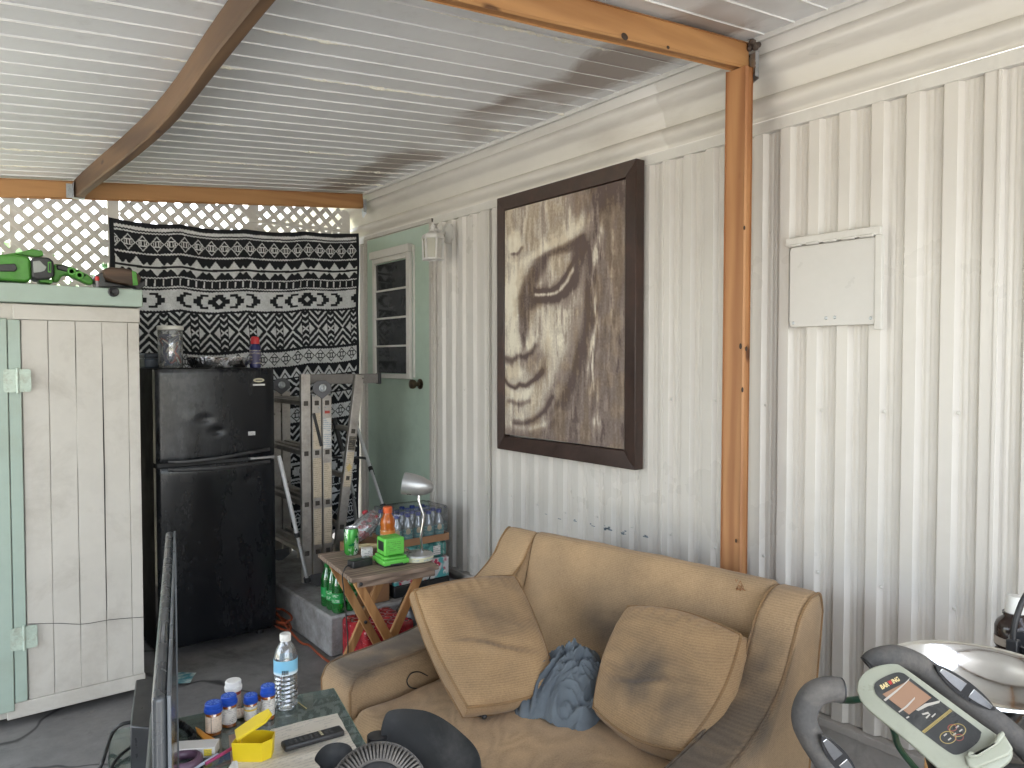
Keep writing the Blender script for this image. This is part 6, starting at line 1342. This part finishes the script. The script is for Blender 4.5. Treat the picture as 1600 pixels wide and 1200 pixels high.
pq = at(1650, 1010, 1.75); pc_ = Vector((pq.x, pq.y, bt_z)); ph = pq.z - bt_z
MB().lathe([(.07, 0), (.085, .01), (.09, ph), (.094, ph + .004), (.088, ph + .004), (.08, .014), (.001, .012)], 32, c=pc_, cap=(True, False)).build('vessel', BLACK, pot)
hA = at(1583, 1012, 1.75); 
MB().tube(smooth_path([hA + Vector((0, 0, -.03)), hA, at(1584, 985, 1.75), at(1590, 960, 1.75), at(1602, 932, 1.75), at(1625, 905, 1.75), at(1660, 893, 1.75), at(1700, 912, 1.75), at(1722, 960, 1.75), at(1722, 1012, 1.75)], 5), .0068, 10).build('bail_handle', BLACK, pot)
MB().box((hA.x - .012, hA.y - .012, hA.z - .035), (hA.x + .012, hA.y + .012, hA.z + .02)).build('handle_lug', BLACK, pot, bevel=.003)
# ------------------------------------------------------------------ garden beyond the lattice
LEAF = NT('leaf_green'); LEAF.set(LEAF.p, 'Subsurface Weight', 0)
LEAFM = LEAF.P(Base_Color=LEAF.mix(LEAF.ramp(LEAF.noise(1.7, 3), .35, .65), (.05, .12, .035), (.12, .20, .06)), Roughness=.6)
BARK = M('bark', (.16, .12, .08), .9, bump=.5)
def tree(x, y, h, r, seed, label, n=2600):
    rnd = random.Random(seed); t = thing('broadleaf_tree', label, 'tree', (x, y, 0), group='trees beyond the lattice')
    mb = MB().tube(smooth_path([(x, y, -.1), (x + .05, y, h * .3), (x - .05, y + .05, h * .6), (x, y, h * .85)], 4), [.13 - .1 * k / 12 for k in range(13)], 10)
    for k in range(5): a = rnd.random() * 6.28; mb.tube([(x, y, h * (.35 + .08 * k)), (x + math.cos(a) * r * .6, y + math.sin(a) * r * .6, h * (.6 + .07 * k))], [.05, .015], 6)
    mb.build('trunk', BARK, t)
    cl_ = [(rnd.gauss(0, .5) * r, rnd.gauss(0, .5) * r, h * rnd.uniform(.35, 1.0), rnd.uniform(.25, .5) * r) for _ in range(16)]; mb = MB()
    for i in range(n):
        a, b, c, cr_ = rnd.choice(cl_); d = Vector((rnd.gauss(0, 1), rnd.gauss(0, 1), rnd.gauss(0, 1))).normalized() * cr_ * rnd.random() ** .4
        q = Vector((x + a, y + b, c)) + d; s_ = rnd.uniform(.05, .11); u = Vector((rnd.gauss(0, 1), rnd.gauss(0, 1), rnd.gauss(0, .6))).normalized(); w = u.orthogonal().normalized()
        mb.add([q - u * s_, q + w * s_ * .5, q + u * s_, q - w * s_ * .5], [(0, 1, 2, 3)])
    mb.build('crown', LEAFM, t, smooth=False)
tree(1.05, 9.0, 2.75, 1.1, 1, 'low bushy green tree glimpsed through the lattice beside the rug')
tree(-.3, 10.5, 2.8, 1.2, 2, 'low bushy green tree glimpsed through the lattice above the power tool')
nh = thing('neighbour_house', 'pale teal neighbour house seen through the lattice above the rug', 'house', (4.5, 13, 0))
MB().box((4.6, 12, -.06), (11, 17, 3.3)).build('wall', M('teal_siding', srgb(150, 190, 186), .7, var=.08), nh, smooth=False)
MB().prism([(4.2, 11.6, 3.3), (11.4, 11.6, 3.3), (11.4, 14.5, 4.6), (4.2, 14.5, 4.6)], (0, 0, .15)).build('roof', M('grey_shingle', (.2, .2, .2), .9), nh, smooth=False)
